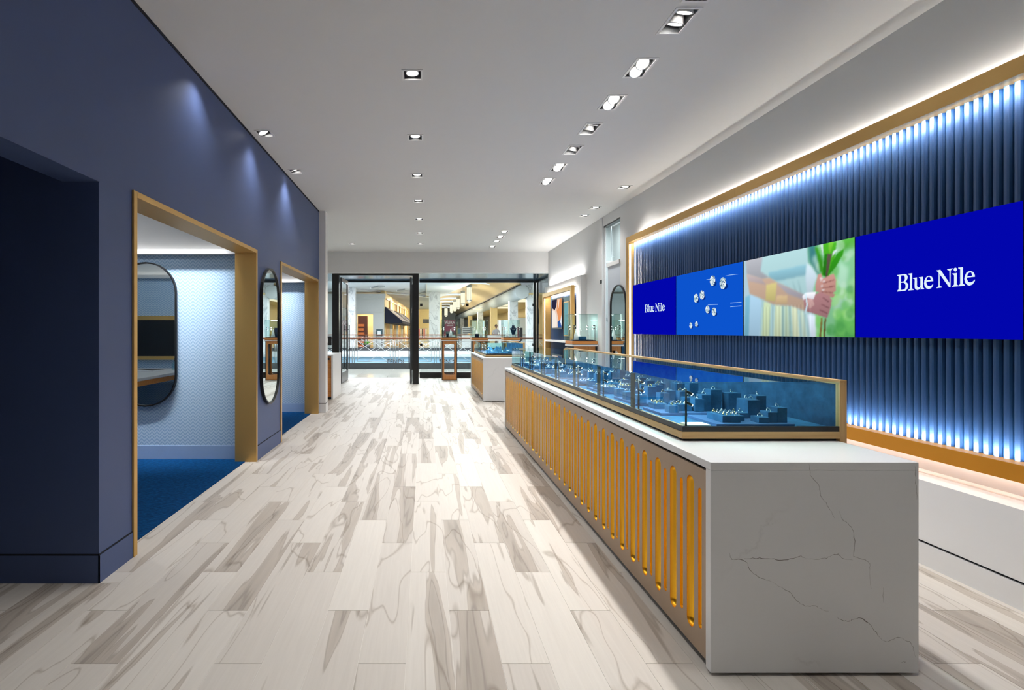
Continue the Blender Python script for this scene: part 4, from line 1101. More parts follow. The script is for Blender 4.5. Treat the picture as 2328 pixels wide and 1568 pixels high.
# ------------------------------------------------------------------ tall pedestal cases
def rounded_rect(x0, x1, z0, z1, r, n=6):
    pts = []
    for cx, cz, a0 in ((x1 - r, z1 - r, 0), (x0 + r, z1 - r, PI / 2), (x0 + r, z0 + r, PI), (x1 - r, z0 + r, 1.5 * PI)):
        for k in range(n + 1):
            a = a0 + PI / 2 * k / n; pts.append((cx + r * math.cos(a), cz + r * math.sin(a)))
    return pts
def pedestal(x, y, label, w=0.43):
    t = thing('pedestal_case', label, 'display case', (x, y, 0), group='tall pedestal glass cases')
    h = w / 2
    # wooden portal stand with a rounded opening
    outer = [(-h + 0.03, 0.02), (h - 0.03, 0.02), (h - 0.03, 1.035), (-h + 0.03, 1.035)]
    inner = rounded_rect(-h + 0.075, h - 0.075, 0.14, 0.96, 0.05)
    loops = [[Vector((a, b, 0)) for a, b in outer], [Vector((a, b, 0)) for a, b in inner]]
    flatpts = outer + inner
    for yy in (-h + 0.03, h - 0.05):
        mb = MB()
        for tri in tessellate_polygon(loops):
            mb.poly([(flatpts[i][0], yy, flatpts[i][1]) for i in tri]); mb.poly([(flatpts[i][0], yy + 0.02, flatpts[i][1]) for i in tri][::-1])
        m_ = len(inner)
        for k in range(m_): mb.poly([(inner[k][0], yy, inner[k][1]), (inner[(k + 1) % m_][0], yy, inner[(k + 1) % m_][1]), (inner[(k + 1) % m_][0], yy + 0.02, inner[(k + 1) % m_][1]), (inner[k][0], yy + 0.02, inner[k][1])])
        for k in range(4): mb.poly([(outer[k][0], yy, outer[k][1]), (outer[(k + 1) % 4][0], yy, outer[(k + 1) % 4][1]), (outer[(k + 1) % 4][0], yy + 0.02, outer[(k + 1) % 4][1]), (outer[k][0], yy + 0.02, outer[k][1])])
        mb.build('wooden_frame', M['teak_up'], t)
    for s in (-1, 1):
        box('side_panel', min(s * (h - 0.03), s * (h - 0.015)), max(s * (h - 0.03), s * (h - 0.015)), -h + 0.02, h - 0.02, 0.0, 1.035, M['black'], t)
    box('foot', -h + 0.03, h - 0.03, -h + 0.035, h - 0.055, 0.0, 0.02, M['black'], t)
    box('white_slab', -h - 0.005, h + 0.005, -h - 0.005, h + 0.005, 1.035, 1.062, M['trim'], t)
    box('dark_gap', -h + 0.006, h - 0.006, -h + 0.006, h - 0.006, 1.062, 1.072, M['black'], t)
    box('wooden_base', -h, h, -h, h, 1.072, 1.125, M['teak'], t, 0.001)
    box('velvet_floor', -h + 0.02, h - 0.02, -h + 0.02, h - 0.02, 1.125, 1.135, M['velvet_dark'], t)
    g = 0.006
    for a in ((-h, h, -h, -h + g), (-h, h, h - g, h), (-h, -h + g, -h + g, h - g), (h - g, h, -h + g, h - g)):
        box('glass_side', *a, 1.125, 1.59, M['clear_glass'], t)
    box('glass_lid', -h, h, -h, h, 1.59, 1.596, M['clear_glass'], t)
    for sx in (-1, 1):
        for sy in (-1, 1):
            po = MB().tube([(sx * (h - 0.035), sy * (h - 0.035), 1.135), (sx * (h - 0.035), sy * (h - 0.035), 1.40)], 0.005, 6).build('spot_pole', M['black'], t)
            for z in (1.395, 1.345):
                MB().tube([(sx * (h - 0.035), sy * (h - 0.035), z), (sx * (h - 0.065), sy * (h - 0.06), z - 0.012)], 0.008, 8).build('spot_head', M['black'], po)
                MB().tube([(sx * (h - 0.065), sy * (h - 0.06), z - 0.012), (sx * (h - 0.067), sy * (h - 0.0615), z - 0.0128)], 0.007, 8).build('spot_lens', M['led_spot'], po)
    area_light('pedestal_led', (0, 0, 1.58), 0.2, 0.2, 1.6, (1, 0.98, 0.95), (0, 0, 0), t)
    return t
def cone(x, y, z, r, h, label):
    o = MB().lathe([(0.0, 0.0), (r, 0.0), (r, 0.004), (0.006, h - 0.006), (0.0, h)], 20).build('ring_cone', M['card'])
    o.location = (x, y, z)
    tag(o, label, 'ring stand', 'white ring cones in the pedestal cases')
def bust(x, y, z, m, label, sc=1.0):
    t = thing('necklace_bust', label, 'necklace bust', (x, y, z), 0, 'necklace busts in the pedestal cases')
    prof = [(-0.035, 0.0), (0.035, 0.0), (0.048, 0.06), (0.085, 0.15), (0.088, 0.165), (0.05, 0.185), (0.034, 0.20), (0.032, 0.245), (-0.032, 0.245), (-0.034, 0.20), (-0.05, 0.185), (-0.088, 0.165), (-0.085, 0.15), (-0.048, 0.06)]
    MB().prism([(a * sc, b * sc + 0.07) for a, b in prof], 'y', -0.025, 0.02).build('bust_form', m, t, 0.008)
    box('white_plinth', -0.05, 0.05, -0.045, 0.045, 0, 0.07, M['card'], t)
    MB().tube([(0.034 * sc * math.sin(a) * 1.6, -0.03, 0.07 + (0.2 - 0.075 * math.cos(a)) * sc) for a in [-1.4 + 2.8 * k / 12 for k in range(13)]], 0.003, 6).build('necklace', M['chrome'], t)
PZ = 1.1352
pedestal(0.66, 13.50, 'pedestal glass case beside the wide black post, see-through stand in full view')
pedestal(1.455, 13.50, 'middle pedestal glass case at the window behind the short counter')
pedestal(2.29, 13.50, 'pedestal glass case with navy necklace bust at the storefront corner')
pedestal(2.762, 8.92, 'large looking pedestal glass case by the lit niche and arched mirror', 0.435)
cone(0.70, 13.45, PZ, 0.055, 0.22, 'white ring cone in the pedestal case beside the wide black post')
o = box('jewel_box', -0.03, 0.03, -0.03, 0.03, 0, 0.09, M['velvet_dark']); o.location = (0.61, 13.46, PZ); tag(o, 'small dark box in the pedestal case beside the black post', 'box')
cone(1.40, 13.55, PZ, 0.05, 0.20, 'white ring cone in the middle window pedestal case behind a navy box')
o = box('jewel_box', -0.05, 0.05, -0.04, 0.04, 0, 0.09, M['velvet_dark']); o.location = (1.39, 13.42, PZ); tag(o, 'navy box in the middle window pedestal case', 'box')
cone(1.50, 13.42, PZ, 0.035, 0.15, 'short white ring cone beside the navy box in the middle window case')
bust(2.36, 13.45, PZ, M['velvet_dark'], 'navy necklace bust on white plinth in the storefront corner case', 1.0)
cone(2.20, 13.46, PZ, 0.05, 0.17, 'white ring cone beside the navy necklace bust')
cone(2.655, 8.86, PZ, 0.055, 0.20, 'white ring cone in the large looking pedestal case by the niche')
o = MB().box(-0.16, 0.16, -0.12, 0.12, 0, 0.014).build('velvet_tray', M['velvet_dark']); o.location = (2.775, 8.91, PZ); tag(o, 'dark tray under the jewels in the pedestal case by the niche', 'tray')
velvet_block(2.755, 8.85, PZ + 0.0145, 0.13, 0.09, 0.055, 2, 1, 'in the pedestal case by niche', spot='beside the white cone')
t = thing('earring_stand', 'thin black earring stand in the pedestal case by the niche', 'stand', (2.765, 8.96, PZ + 0.0145))
MB().tube([(0, 0, 0), (0, 0, 0.16)], 0.004, 6).build('stem', M['black'], t)
MB().tube([(0.018 * math.cos(a), 0, 0.172 + 0.018 * math.sin(a)) for a in [2 * PI * k / 12 for k in range(13)]], 0.003, 6).build('loop', M['chrome'], t)

# ------------------------------------------------------------------ pill mirrors
def pill(w, h, n=14):
    r = w / 2
    return [(r * math.cos(PI * k / n), h / 2 - r + r * math.sin(PI * k / n)) for k in range(n + 1)] + [(r * math.cos(PI + PI * k / n), -h / 2 + r + r * math.sin(PI + PI * k / n)) for k in range(n + 1)]
def mirror(loc, rz, label, w=0.62, h=1.46):
    """local x across, -y towards the viewer of the mirror"""
    t = thing('pill_mirror', label, 'mirror', loc, rz, 'pill shaped mirrors')
    a, b = pill(w, h), pill(w - 0.028, h - 0.028)
    n = len(a); mb = MB()
    for y0, y1 in ((-0.03, 0.0),):
        for k in range(n):
            q = (k + 1) % n
            mb.poly([(a[k][0], y0, a[k][1]), (a[q][0], y0, a[q][1]), (b[q][0], y0, b[q][1]), (b[k][0], y0, b[k][1])])
            mb.poly([(a[k][0], y0, a[k][1]), (a[q][0], y0, a[q][1]), (a[q][0], y1, a[q][1]), (a[k][0], y1, a[k][1])])
            mb.poly([(b[k][0], y0, b[k][1]), (b[q][0], y0, b[q][1]), (b[q][0], y1, b[q][1]), (b[k][0], y1, b[k][1])])
    mb.build('black_frame', M['black'], t)
    g = MB(); g.poly([(x, -0.016, z) for x, z in b]); g.build('mirror_glass', M['mirror'], t)
    g = MB(); g.poly([(x, 0.0, z) for x, z in a]); g.build('backing', M['black'], t)
    return t
mirror((-2.815, 5.129, 1.265), 0, 'pill mirror on the blue wallpaper reflecting a desk')
mirror((XL + 0.001, 5.465, 1.245), PI / 2, 'narrow looking pill mirror on the navy wall between two brass openings')
mirror((XR - 0.001, 7.80, 1.28), -PI / 2, 'arched mirror on the low pale wall beside the glowing brass jamb')

# ------------------------------------------------------------------ white cabinet beyond the pilaster
t = thing('white_cabinet', 'white cabinet with orange wooden drawers beyond the pilaster', 'cabinet', (-2.0, 10.03, 0))
box('side_panel', 0.235, 0.27, -0.45, 0.45, 0.0, 0.825, M['trim'], t)
box('side_panel', -0.27, -0.235, -0.45, 0.45, 0.0, 0.825, M['trim'], t)
box('cabinet_top', -0.28, 0.272, -0.455, 0.455, 0.825, 0.852, M['trim'], t)
box('carcass', -0.234, 0.234, -0.40, 0.44, 0.05, 0.82, M['brown_goods'], t)
box('toe_kick', -0.234, 0.234, -0.36, 0.44, 0.0, 0.05, M['black'], t)
for z0, z1 in ((0.60, 0.72), (0.05, 0.595)):
    d = box('drawer', -0.23, 0.23, -0.43, -0.405, z0, z1, M['teak'], t)
    box('pull', -0.05, 0.12, -0.44, -0.43, z1 - 0.055, z1 - 0.04, M['black'], d)
d = box('drawer', -0.23, 0.23, -0.425, -0.405, 0.725, 0.815, M['teak'], t)
box('slot', -0.2, 0.2, -0.43, -0.424, 0.745, 0.79, M['black'], d)

# ------------------------------------------------------------------ niche on the far right wall
t = thing('niche_feature', 'brass framed niche with blue fluted back in the far white wall', 'wall niche', (2.97, (ny0 + ny1) / 2, 0))
NYM = (ny0 + ny1) / 2
def nb(name, x0, x1, y0, y1, z0, z1, m, par=None):
    return box(name, x0 - 2.97, x1 - 2.97, y0 - NYM, y1 - NYM, z0, z1, M[m], par or t)
fw = 0.085
nb('frame_stile', 2.79, 2.85, ny0 - 0.02, ny0 + fw, 0, nz1, 'brass')
nb('frame_stile', 2.79, 2.969, ny1 - fw, ny1 + 0.02, 0, nz1, 'brass')
nb('frame_rail', 2.79, 2.85, ny0 + fw, ny1 - fw, nz1 - fw, nz1, 'brass')
nb('shelf', 2.83, 2.96, ny0 + fw, ny1 - fw, 1.06, 1.10, 'trim')
nb('light_strip', 2.81, 2.83, ny1 - fw - 0.004, ny1 - fw, 0.05, nz1 - fw - 0.03, 'led')
nfm = MB().prism([(0, 0), (-0.012, 0.004), (-0.017, 0.02), (-0.012, 0.036), (0, 0.04)], 'z', 0.0, nz1 - fw).data('flute', M['flute'])
yy = ny0 + fw
while yy + 0.04 < ny1 - fw:
    link('flute', nfm, (-0.001, yy - NYM, 0), t); yy += 0.045
area_light('niche_led_top', (-0.10, 0, nz1 - fw - 0.01), 0.015, 2.0, 12, LW, (0, -0.6, 0), t)
area_light('niche_halo_top', (-0.102, 0, nz1 - 0.01), 0.02, 2.3, 5, LW, (0, PI + 0.5, 0), t)
area_light('niche_halo_side', (-0.102, ny0 - 0.012 - NYM, 1.1), 0.02, 2.1, 6, LW, (-PI / 2, 0, 0), t)
t = thing('niche_screen', 'framed screen in the niche with a close-up of a kissing couple', 'screen', (2.80, 10.72, 1.34), 0, 'screens in the niche')
box('bezel', 0.002, 0.05, -0.42, 0.42, 0, 0.66, M['greymetal'], t)
def flat2(name, polys, c, off):
    mb = MB()
    for pl in polys:
        loops = [[Vector((u, v, 0)) for u, v in pl]]
        for tri in tessellate_polygon(loops): mb.poly([(-off, 0.39 - pl[i][0] * 0.78, 0.03 + pl[i][1] * 0.60) for i in tri])
    return mb.build(name, emis('niche_' + name + '_%d' % int(off * 1e5), c), t)
flat2('display', [[(0, 0), (1, 0), (1, 1), (0, 1)]], (238, 214, 196), 0.0)
flat2('picture_patch', [[(0, 1), (0.55, 1), (0.48, 0.75), (0.3, 0.62), (0.05, 0.7), (0, 0.8)]], (44, 42, 66), 0.0004)
flat2('picture_patch', [[(0, 0.62), (0.3, 0.6), (0.45, 0.45), (0.55, 0.2), (0.5, 0), (0, 0)]], (246, 236, 226), 0.0006)
flat2('picture_patch', [[(0.6, 1), (1, 1), (1, 0.2), (0.75, 0.15), (0.62, 0.4), (0.5, 0.6)]], (232, 152, 96), 0.0008)
flat2('picture_patch', [[(0.6, 0.2), (1, 0.3), (1, 0), (0.62, 0)]], (52, 92, 160), 0.0010)
flat2('picture_patch', [[(0.7, 0.98), (0.8, 0.98), (0.72, 0.7), (0.6, 0.62)]], (250, 226, 206), 0.0012)
flat2('picture_patch', [[(0.88, 0.2), (1, 0.45), (1, 0.05)]], (244, 248, 252), 0.0014)
t = thing('niche_cabinet', 'dark teal glazed cabinet standing in the niche beside the screen', 'cabinet', (2.80, 9.98, 1.12), 0)
box('carcass', 0.01, 0.10, -0.22, 0.22, 0, 0.86, M['teal'] if 'teal' in M else M.setdefault('teal', plain('dark_teal', (22, 72, 84), 0.4)), t)
box('glass_door', 0.0, 0.009, -0.16, 0.16, 0.1, 0.74, M.setdefault('teal_light', plain('teal_pane', (84, 152, 166), 0.15)), t)
mb = MB()
for b in ((-0.18, -0.16, 0.08, 0.76), (0.16, 0.18, 0.08, 0.76), (-0.16, 0.16, 0.74, 0.76), (-0.16, 0.16, 0.08, 0.10)): mb.box(-0.006, 0.009, *b)
mb.build('brass_edge', M['brass'], t)

# ------------------------------------------------------------------ desk, chair and wall screen in the first blue room (seen in the mirror)
t = thing('consultation_desk', 'white topped desk in the blue room, seen in the pill mirror', 'desk', (-3.85, 3.75, 0.004))
box('desk_top', -0.60, 0.60, -0.85, 0.85, 0.722, 0.756, M['trim'], t, 0.002)
box('wooden_apron', -0.585, 0.585, -0.835, 0.835, 0.66, 0.722, M['teak'], t)
for sx in (-1, 1):
    for sy in (-1, 1): box('leg', sx * 0.53 - 0.03, sx * 0.53 + 0.03, sy * 0.78 - 0.03, sy * 0.78 + 0.03, 0, 0.66, M['black'], t)
t = thing('wall_display', 'black wall screen in a brass frame, seen in the pill mirror', 'screen', (-4.1, 2.79, 0.88))
box('black_panel', -0.68, 0.68, 0.001, 0.03, 0.05, 0.58, M['black'], t)
mb = MB()
for b in ((-0.72, 0.72, 0.58, 0.64), (-0.72, 0.72, 0.0, 0.05), (-0.72, -0.68, 0.05, 0.58), (0.68, 0.72, 0.05, 0.58)): mb.box(b[0], b[1], 0.001, 0.05, b[2], b[3])
mb.build('brass_frame', M['brass'], t)
t = thing('tablet', 'white edged tablet lying on the desk, seen in the mirror', 'tablet', (-3.72, 3.35, 0.76), 0.3)
box('body', -0.16, 0.16, -0.11, 0.11, 0, 0.012, M['card'], t, 0.003)
box('glass_face', -0.135, 0.135, -0.09, 0.09, 0.012, 0.0135, M['black'], t)
t = thing('pump_bottle', 'clear pump bottle on the desk, seen in the mirror', 'bottle', (-3.45, 3.25, 0.76))
MB().lathe([(0.0, 0), (0.03, 0), (0.032, 0.01), (0.032, 0.09), (0.014, 0.11), (0.012, 0.12), (0.0, 0.12)], 14).build('bottle_body', M['case_glass'], t)
MB().tube([(0, 0, 0.12), (0, 0, 0.16), (0.035, 0, 0.162)], 0.006, 6).build('pump', M['black'], t)
t = thing('tub_chair', 'black rounded tub chair at the desk, seen in the mirror', 'chair', (-2.98, 3.75, 0.004))
mb = MB(); nseg = 14; vs = []
for k in range(nseg + 1):
    a = -PI * 0.62 + PI * 1.24 * k / nseg
    top = 0.80 - 0.16 * abs(k / nseg * 2 - 1) ** 2
    for r, z in ((0.25, 0.36), (0.27, top - 0.02), (0.285, top), (0.30, top - 0.02), (0.29, 0.34)):
        vs.append((r * math.cos(a), r * math.sin(a), z))
fs = [(k * 5 + j, k * 5 + (j + 1) % 5, (k + 1) * 5 + (j + 1) % 5, (k + 1) * 5 + j) for k in range(nseg) for j in range(5)]
mb.mesh(vs, fs, 0, True); mb.poly(vs[:5]); mb.poly(vs[-5:])
mb.build('shell_back', M['leather'], t)
MB().lathe([(0, 0.36), (0.25, 0.36), (0.265, 0.39), (0.25, 0.45), (0.22, 0.46), (0, 0.46)], 22).build('seat', M['leather'], t)
MB().lathe([(0.0, 0.0), (0.22, 0.0), (0.22, 0.012), (0.03, 0.03), (0.025, 0.36), (0, 0.36)], 20).build('pedestal_base', M['black'], t)

# ------------------------------------------------------------------ the mall beyond the storefront
def at(px, py, Y):
    return ((px - 965) * Y / F, Y, EYE - (py - 752) * Y / F)
mf = struct(box('floor_mall', -9, 12, 14.12, 17.7, -0.12, -0.012, M['grout']), 'polished tile walkway of the mall')
mt = MB().box(-0.446, 0.446, -0.446, 0.446, -0.012, 0.0).data('tile', M['mall_tile'])
for i in range(-5, 8):
    for j in range(4):
        link('tile', mt, (0.3 + 0.9 * i, 14.58 + 0.9 * j, 0), mf)
def railing(name, y, x0, x1, pitch, first, label, detail=True):
    t = thing(name, label, 'railing', ((x0 + x1) / 2, y, 0), group='balcony railings of the mall')
    c = (x0 + x1) / 2
    mb = MB().tube([(x0 - c, 0, 1.045), (x1 - c, 0, 1.045)], 0.032, 10); mb.build('handrail', M['rail_wood'], t)
    box('base_rail', x0 - c, x1 - c, -0.04, 0.04, 0.0, 0.20, M['greymetal'], t)
    x = first
    while x < x1:
        for dx in (-0.035, 0.035): MB().tube([(x + dx - c, 0, 0.2), (x + dx - c, 0, 1.02)], 0.013, 6).build('post', M['steel'], t)
        if x + pitch < x1 and detail:
            a, b = x + 0.14 - c, x + pitch - 0.14 - c
            mb = MB()
            for p0, p1 in (((a, .95), (b, .95)), ((a, .25), (b, .25)), ((a, .25), (a, .95)), ((b, .25), (b, .95))): mb.tube([(p0[0], 0, p0[1]), (p1[0], 0, p1[1])], 0.009, 5)
            mb.build('panel_frame', M['steel'], t)
            L = b - a
            for p0, p1 in (((0, .95), (.45, .60)), ((0, .60), (.5, .95)), ((.0, .35), (.55, .72)), ((.3, .25), (1, .70)), ((.5, .95), (1, .45)), ((.62, .95), (1, .70)), ((.55, .60), (1, .92)), ((.4, .62), (.95, .25))):
                MB().tube([(a + L * p0[0], 0, p0[1]), (a + L * p1[0], 0, p1[1])], 0.008, 5).build('lattice_bar', M['mall_white'], t)
        x += pitch
    return t
railing('balcony_railing', 17.4, -5.6, 8.0, 1.41, -5.27, 'near balcony railing with lattice panels and brown handrail outside the storefront')
railing('balcony_railing', 33.0, -7.0, 9.0, 2.4, -6.2, 'distant balcony railing with brown handrail across the atrium')
# far side slab with white rounded edge and lower shop front
struct(MB().box(-16, 18, 33.0, 92, -0.4, 0.0).build('floor_mall_far', M['mall_tile']), 'far mall floor across the atrium')
struct(MB().prism([(32.75, -0.37), (32.68, -0.2), (32.72, -0.05), (32.85, 0.0), (33.0, 0.0), (33.0, -0.37)], 'x', -16, 18).build('trim_mall_edge', M['mall_white']), 'white rounded edge of the far mall floor')
struct(MB().box(-16, 18, 33.1, 33.3, -4.5, -0.37).build('wall_lower_shop', M['skyblue']), 'pale blue lower shop front')
struct(MB().box(-16, 18, 17.8, 33.1, -4.6, -4.5).build('floor_atrium', M['mall_grey']), 'lower atrium floor')
def text_sign(name, body, loc, size, m, label, cat='sign', rot=(PI / 2, 0, 0), parent=None):
    cu = bpy.data.curves.new(name, 'FONT'); cu.body = body; cu.size = size; cu.align_x = 'CENTER'; cu.align_y = 'CENTER'; cu.extrude = 0.01
    cu.materials.append(M[m])
    tmp = bpy.data.objects.new('lettering_outline', cu); COL.objects.link(tmp)
    bpy.context.view_layer.update()
    me = bpy.data.meshes.new_from_object(tmp.evaluated_get(bpy.context.evaluated_depsgraph_get()))
    bpy.data.objects.remove(tmp)
    o = bpy.data.objects.new(name, me); COL.objects.link(o); o.location = loc; o.rotation_euler = rot
    if parent: o.parent = parent
    else: tag(o, label, cat)
    return o
text_sign('shop_lettering', 'FENDI', at(899, 822.5, 33.05), 0.40, 'dark_letter', 'dark FENDI lettering on the pale blue lower shop front, nearer the doors')
text_sign('shop_lettering', 'FENDI', at(1018, 822.5, 33.05), 0.40, 'dark_letter', 'dark FENDI lettering seen through the see-through pedestal stand')

# left: white shop corner, arcade with awnings
mb = MB()
Y0 = 36.0
x0, x1 = at(790, 0, Y0)[0] - 3, at(873, 0, Y0)[0]
dx0, dx1 = at(811, 0, Y0)[0], at(848, 0, Y0)[0]
zt, zd = at(0, 668, Y0)[2], at(0, 714, Y0)[2]
mb.box(dx1, x1, Y0, Y0 + 0.4, 0, zt).box(dx0 - 4, dx0, Y0, Y0 + 0.4, 0, zt).box(dx0, dx1, Y0, Y0 + 0.4, zd, zt)
mb.box(dx0 - 4, x1 + 0.1, Y0 - 0.15, Y0, zt - 0.35, zt - 0.2).box(dx0 - 4, x1 + 0.12, Y0 - 0.22, Y0, zt - 0.2, zt)
mb.box(dx0 - 4, x1 + 0.04, Y0 - 0.06, Y0, zd + 0.1, zd + 0.16)
struct(mb.build('wall_mall_shop', M['mall_grey']), 'pale grey corner shop across the atrium')
struct(MB().box(dx0 - 1, dx1 + 0.2, Y0 + 2.4, Y0 + 2.5, 0, zt).build('wall_mall_shop_back', M['mall_beige']), 'lit interior of the corner shop')
t = thing('shop_shelf', 'dark brown shelf with orange goods inside the corner shop doorway', 'shelf', (dx0 + 0.28, Y0 + 0.9, 0))
box('shelf_body', -0.32, 0.36, 0.0, 0.4, 0, zd - 0.1, M['brown_goods'], t)
for k in range(6): box('goods', -0.28, 0.1 + 0.05 * (k % 2), -0.12, 0.0, 0.12 + 0.3 * k, 0.3 + 0.3 * k, M['orange_goods'], t)
area_light('corner_shop_light', (dx0 + 0.8, Y0 + 1.2, zd + 0.5), 2.0, 1.0, 90, (1, 0.85, 0.65))
t = thing('shop_poster', 'framed teal poster standing beside the corner shop', 'poster', at(862.5, 763, Y0 - 0.5))
box('frame', -0.22, 0.22, 0, 0.05, 0.0, 0.46, M['black'], t); box('print', -0.19, 0.19, -0.004, 0, 0.03, 0.43, M['teal'], t)
box('print_patch', -0.13, 0.1, -0.008, -0.004, 0.1, 0.34, M['mall_white'], t)
for lx in (-0.18, 0.18): box('leg', lx - 0.02, lx + 0.02, 0, 0.05, -at(862.5, 763, Y0 - 0.5)[2], 0.0, M['black'], t)
# arcade wall running away from the viewer with three awnings
A, B = Vector((x1 + 0.02, Y0 + 0.4, 0)), Vector((at(931, 0, 64)[0], 64, 0))
dirv = (B - A).normalized(); nrm = Vector((dirv.y, -dirv.x, 0))
def awall(name, s0, s1, z0, z1, off0, off1, m, parent=None, lab=None):
    mb = MB(); L = (B - A).length
    p = [A + dirv * L * s + nrm * o for s, o in ((s0, off0), (s1, off0), (s1, off1), (s0, off1))]
    mb.prism([(q.x, q.y) for q in p], 'z', z0, z1)
    return mb.build(name, M[m], parent)
arc = struct(awall('wall_arcade', 0, 1, 0, 5.0, -0.3, 0, 'mall_beige'), 'warm beige arcade wall with awnings')
struct(MB().box(A.x - 0.3, 2.2, 64, 64.3, 0, 5.0).build('wall_arcade_end', M['mall_beige']), 'beige end wall of the arcade')
for k in range(9):
    o = awall('window_strip', 0.03 + 0.1 * k, 0.08 + 0.1 * k, 0.1, 2.2, 0, 0.04, 'mall_white' if k % 2 else 'oak', None); o.parent = arc
for k in range(7):
    o = awall('wall_bracket', 0.10 + 0.11 * k, 0.112 + 0.11 * k, 2.95, 3.7, 0, 0.12, 'oak', None); o.parent = arc
o = awall('picture_rail', 0.02, 0.95, 3.6, 3.68, 0, 0.08, 'oak', None); o.parent = arc
for k, (s0, s1) in enumerate(((0.0, 0.20), (0.225, 0.42), (0.45, 0.66))):
    L = (B - A).length; prof = [(0.0, 3.05), (1.25, 2.02), (1.25, 1.84), (0.0, 1.84)]
    mb = MB(); vs = [tuple(A + dirv * L * s + nrm * (o + 0.02) + Vector((0, 0, z))) for s in (s0, s1) for o, z in prof]
    mb.mesh(vs, [(0, 1, 5, 4), (1, 2, 6, 5), (3, 7, 6, 2), (0, 4, 7, 3), (0, 3, 2, 1), (4, 5, 6, 7)])
    tag(mb.build('canvas_awning', M['awning']), '%s navy canvas awning along the beige arcade, counted from the white shop corner' % ORD[k], 'awning', 'navy awnings of the arcade')
# white mall ceiling, its square lamps, and lower soffit
mb = MB()
pts = [(-9, 16.5), (4.2, 16.5), (4.2, 20), (1.32, 43.9), (-0.55, 40.7), (-4.72, 34.7), (-9, 34.7)]
mb.prism(pts, 'z', 4.2, 4.35)
struct(mb.build('ceiling_mall', M['mall_white']), 'white mall ceiling over the atrium edge')
struct(MB().prism([(-9, 34.7), (-4.72, 34.7), (-0.55, 40.7), (1.32, 43.9), (1.32, 66), (-9, 66)], 'z', 4.05, 4.15).build('ceiling_mall_soffit', M['mall_grey']), 'grey mall soffit above the corner shop')
for k, (px, py) in enumerate(((859, 651), (918, 658), (963, 664.5))):
    Y = 2.9 * F / (752 - py); X = (px - 965) * Y / F
    t = thing('mall_ceiling_lamp', '%s square lamp in the white mall ceiling, counted from the marble column' % ORD[k], 'ceiling light', (X, Y, 4.2), 0.4, 'square lamps of the mall ceiling')
    box('lamp_box', -0.22, 0.22, -0.8, 0.8, -0.09, 0.0, M['mall_grey'], t); box('glow', -0.2, 0.2, 0.82, 1.0, -0.06, -0.02, M['sky_glow'], t)
# marble columns
def column(px, w, Y, h, label):
    X = (px - 965) * Y / F
    t = thing('marble_column', label, 'column', (X, Y, 0), group='marble columns of the mall')
    W = w * Y / F; z = 0.0; n = 3
    for k in range(n): box('marble_block', -W / 2, W / 2, -W / 2, W / 2, z + 0.004, z + h / n - 0.004, M['marble'], t); z += h / n
    box('core', -W / 2 + 0.02, W / 2 - 0.02, -W / 2 + 0.02, W / 2 - 0.02, 0, h, M['mall_grey'], t)
column(801, 15, 33.8, 4.2, 'slim marble column left of the white shop corner')
column(988, 25, 38.5, 4.2, 'broad marble column in front of the vaulted hall beside the wide black post')
column(1205, 17, 31.0, 4.1, 'marble column beside the storefront corner post')

# vaulted hall
VX, VR, VRISE, VZ = 3.02, 2.92, 0.97, 4.05
def vault_pt(a): return (VX + VR * math.cos(a), VZ + VRISE * math.sin(a))
mb = MB(); n = 24
ysteps = [31, 38, 46, 54, 62, 70, 80, 92]
for y0, y1 in zip(ysteps, ysteps[1:]):
    for k in range(n):
        (xa, za), (xb, zb) = vault_pt(PI * k / n), vault_pt(PI * (k + 1) / n)
        mb.poly([(xa, y0, za), (xb, y0, zb), (xb, y1, zb), (xa, y1, za)], 0, True)
vault = struct(mb.build('ceiling_vault', M['mall_tan']), 'tan barrel vault of the mall hall')
for k, (ya, yb, s0, s1) in enumerate(((36.5, 39.5, 0.27, 0.73), (50, 52.5, 0.40, 0.98), (56, 58.5, 0.40, 0.98), (62, 64.5, 0.40, 0.98), (69, 71.5, 0.40, 0.98), (77, 80, 0.4, 0.98))):
    t = MB(); m_ = 14
    for q in range(m_):
        a0, a1 = PI * (s0 + (s1 - s0) * q / m_), PI * (s0 + (s1 - s0) * (q + 1) / m_)
        f0 = math.sin(PI * q / m_) if k == 0 else 1; f1 = math.sin(PI * (q + 1) / m_) if k == 0 else 1
        ym, hh = (ya + yb) / 2, (yb - ya) / 2
        P0, P1 = vault_pt(a0), vault_pt(a1)
        for (x_, z_, f_), (x2, z2, f2) in (((P0[0], P0[1], f0), (P1[0], P1[1], f1)),):
            t.poly([(x_, ym - hh * f_, z_ - 0.03), (x2, ym - hh * f2, z2 - 0.03), (x2, ym + hh * f2, z2 - 0.03), (x_, ym + hh * f_, z_ - 0.03)])
    t.build('skylight', M['sky_glow'], vault)
# springing cornice: dark slot over a rounded grey beam
struct(MB().prism([(5.60, 4.02), (5.95, 4.02), (5.95, 4.10), (5.60, 4.10)], 'y', 31, 92).build('trim_vault_slot', M['black']), 'dark slot along the foot of the vault')
struct(MB().prism([(5.92 + 0.42 * math.cos(a), 3.66 + 0.42 * math.sin(a)) for a in [2 * PI * k / 16 for k in range(16)]], 'y', 30.6, 92, smooth=True).build('trim_vault_beam', M['mall_grey']), 'rounded grey beam along the vaulted hall')
struct(MB().box(6.3, 12, 30.6, 92, 3.5, 3.6).build('ceiling_shops', M['mall_beige']), 'beige shop ceiling beside the vaulted hall')
struct(MB().box(9.8, 10, 24, 92, 0, 3.6).build('wall_shops', M['mall_beige']), 'beige shop wall beside the vaulted hall')
struct(MB().box(-0.6, 12, 92, 92.3, 0, 6.0).build('wall_hall_end', M['mall_white']), 'white end wall of the vaulted hall')
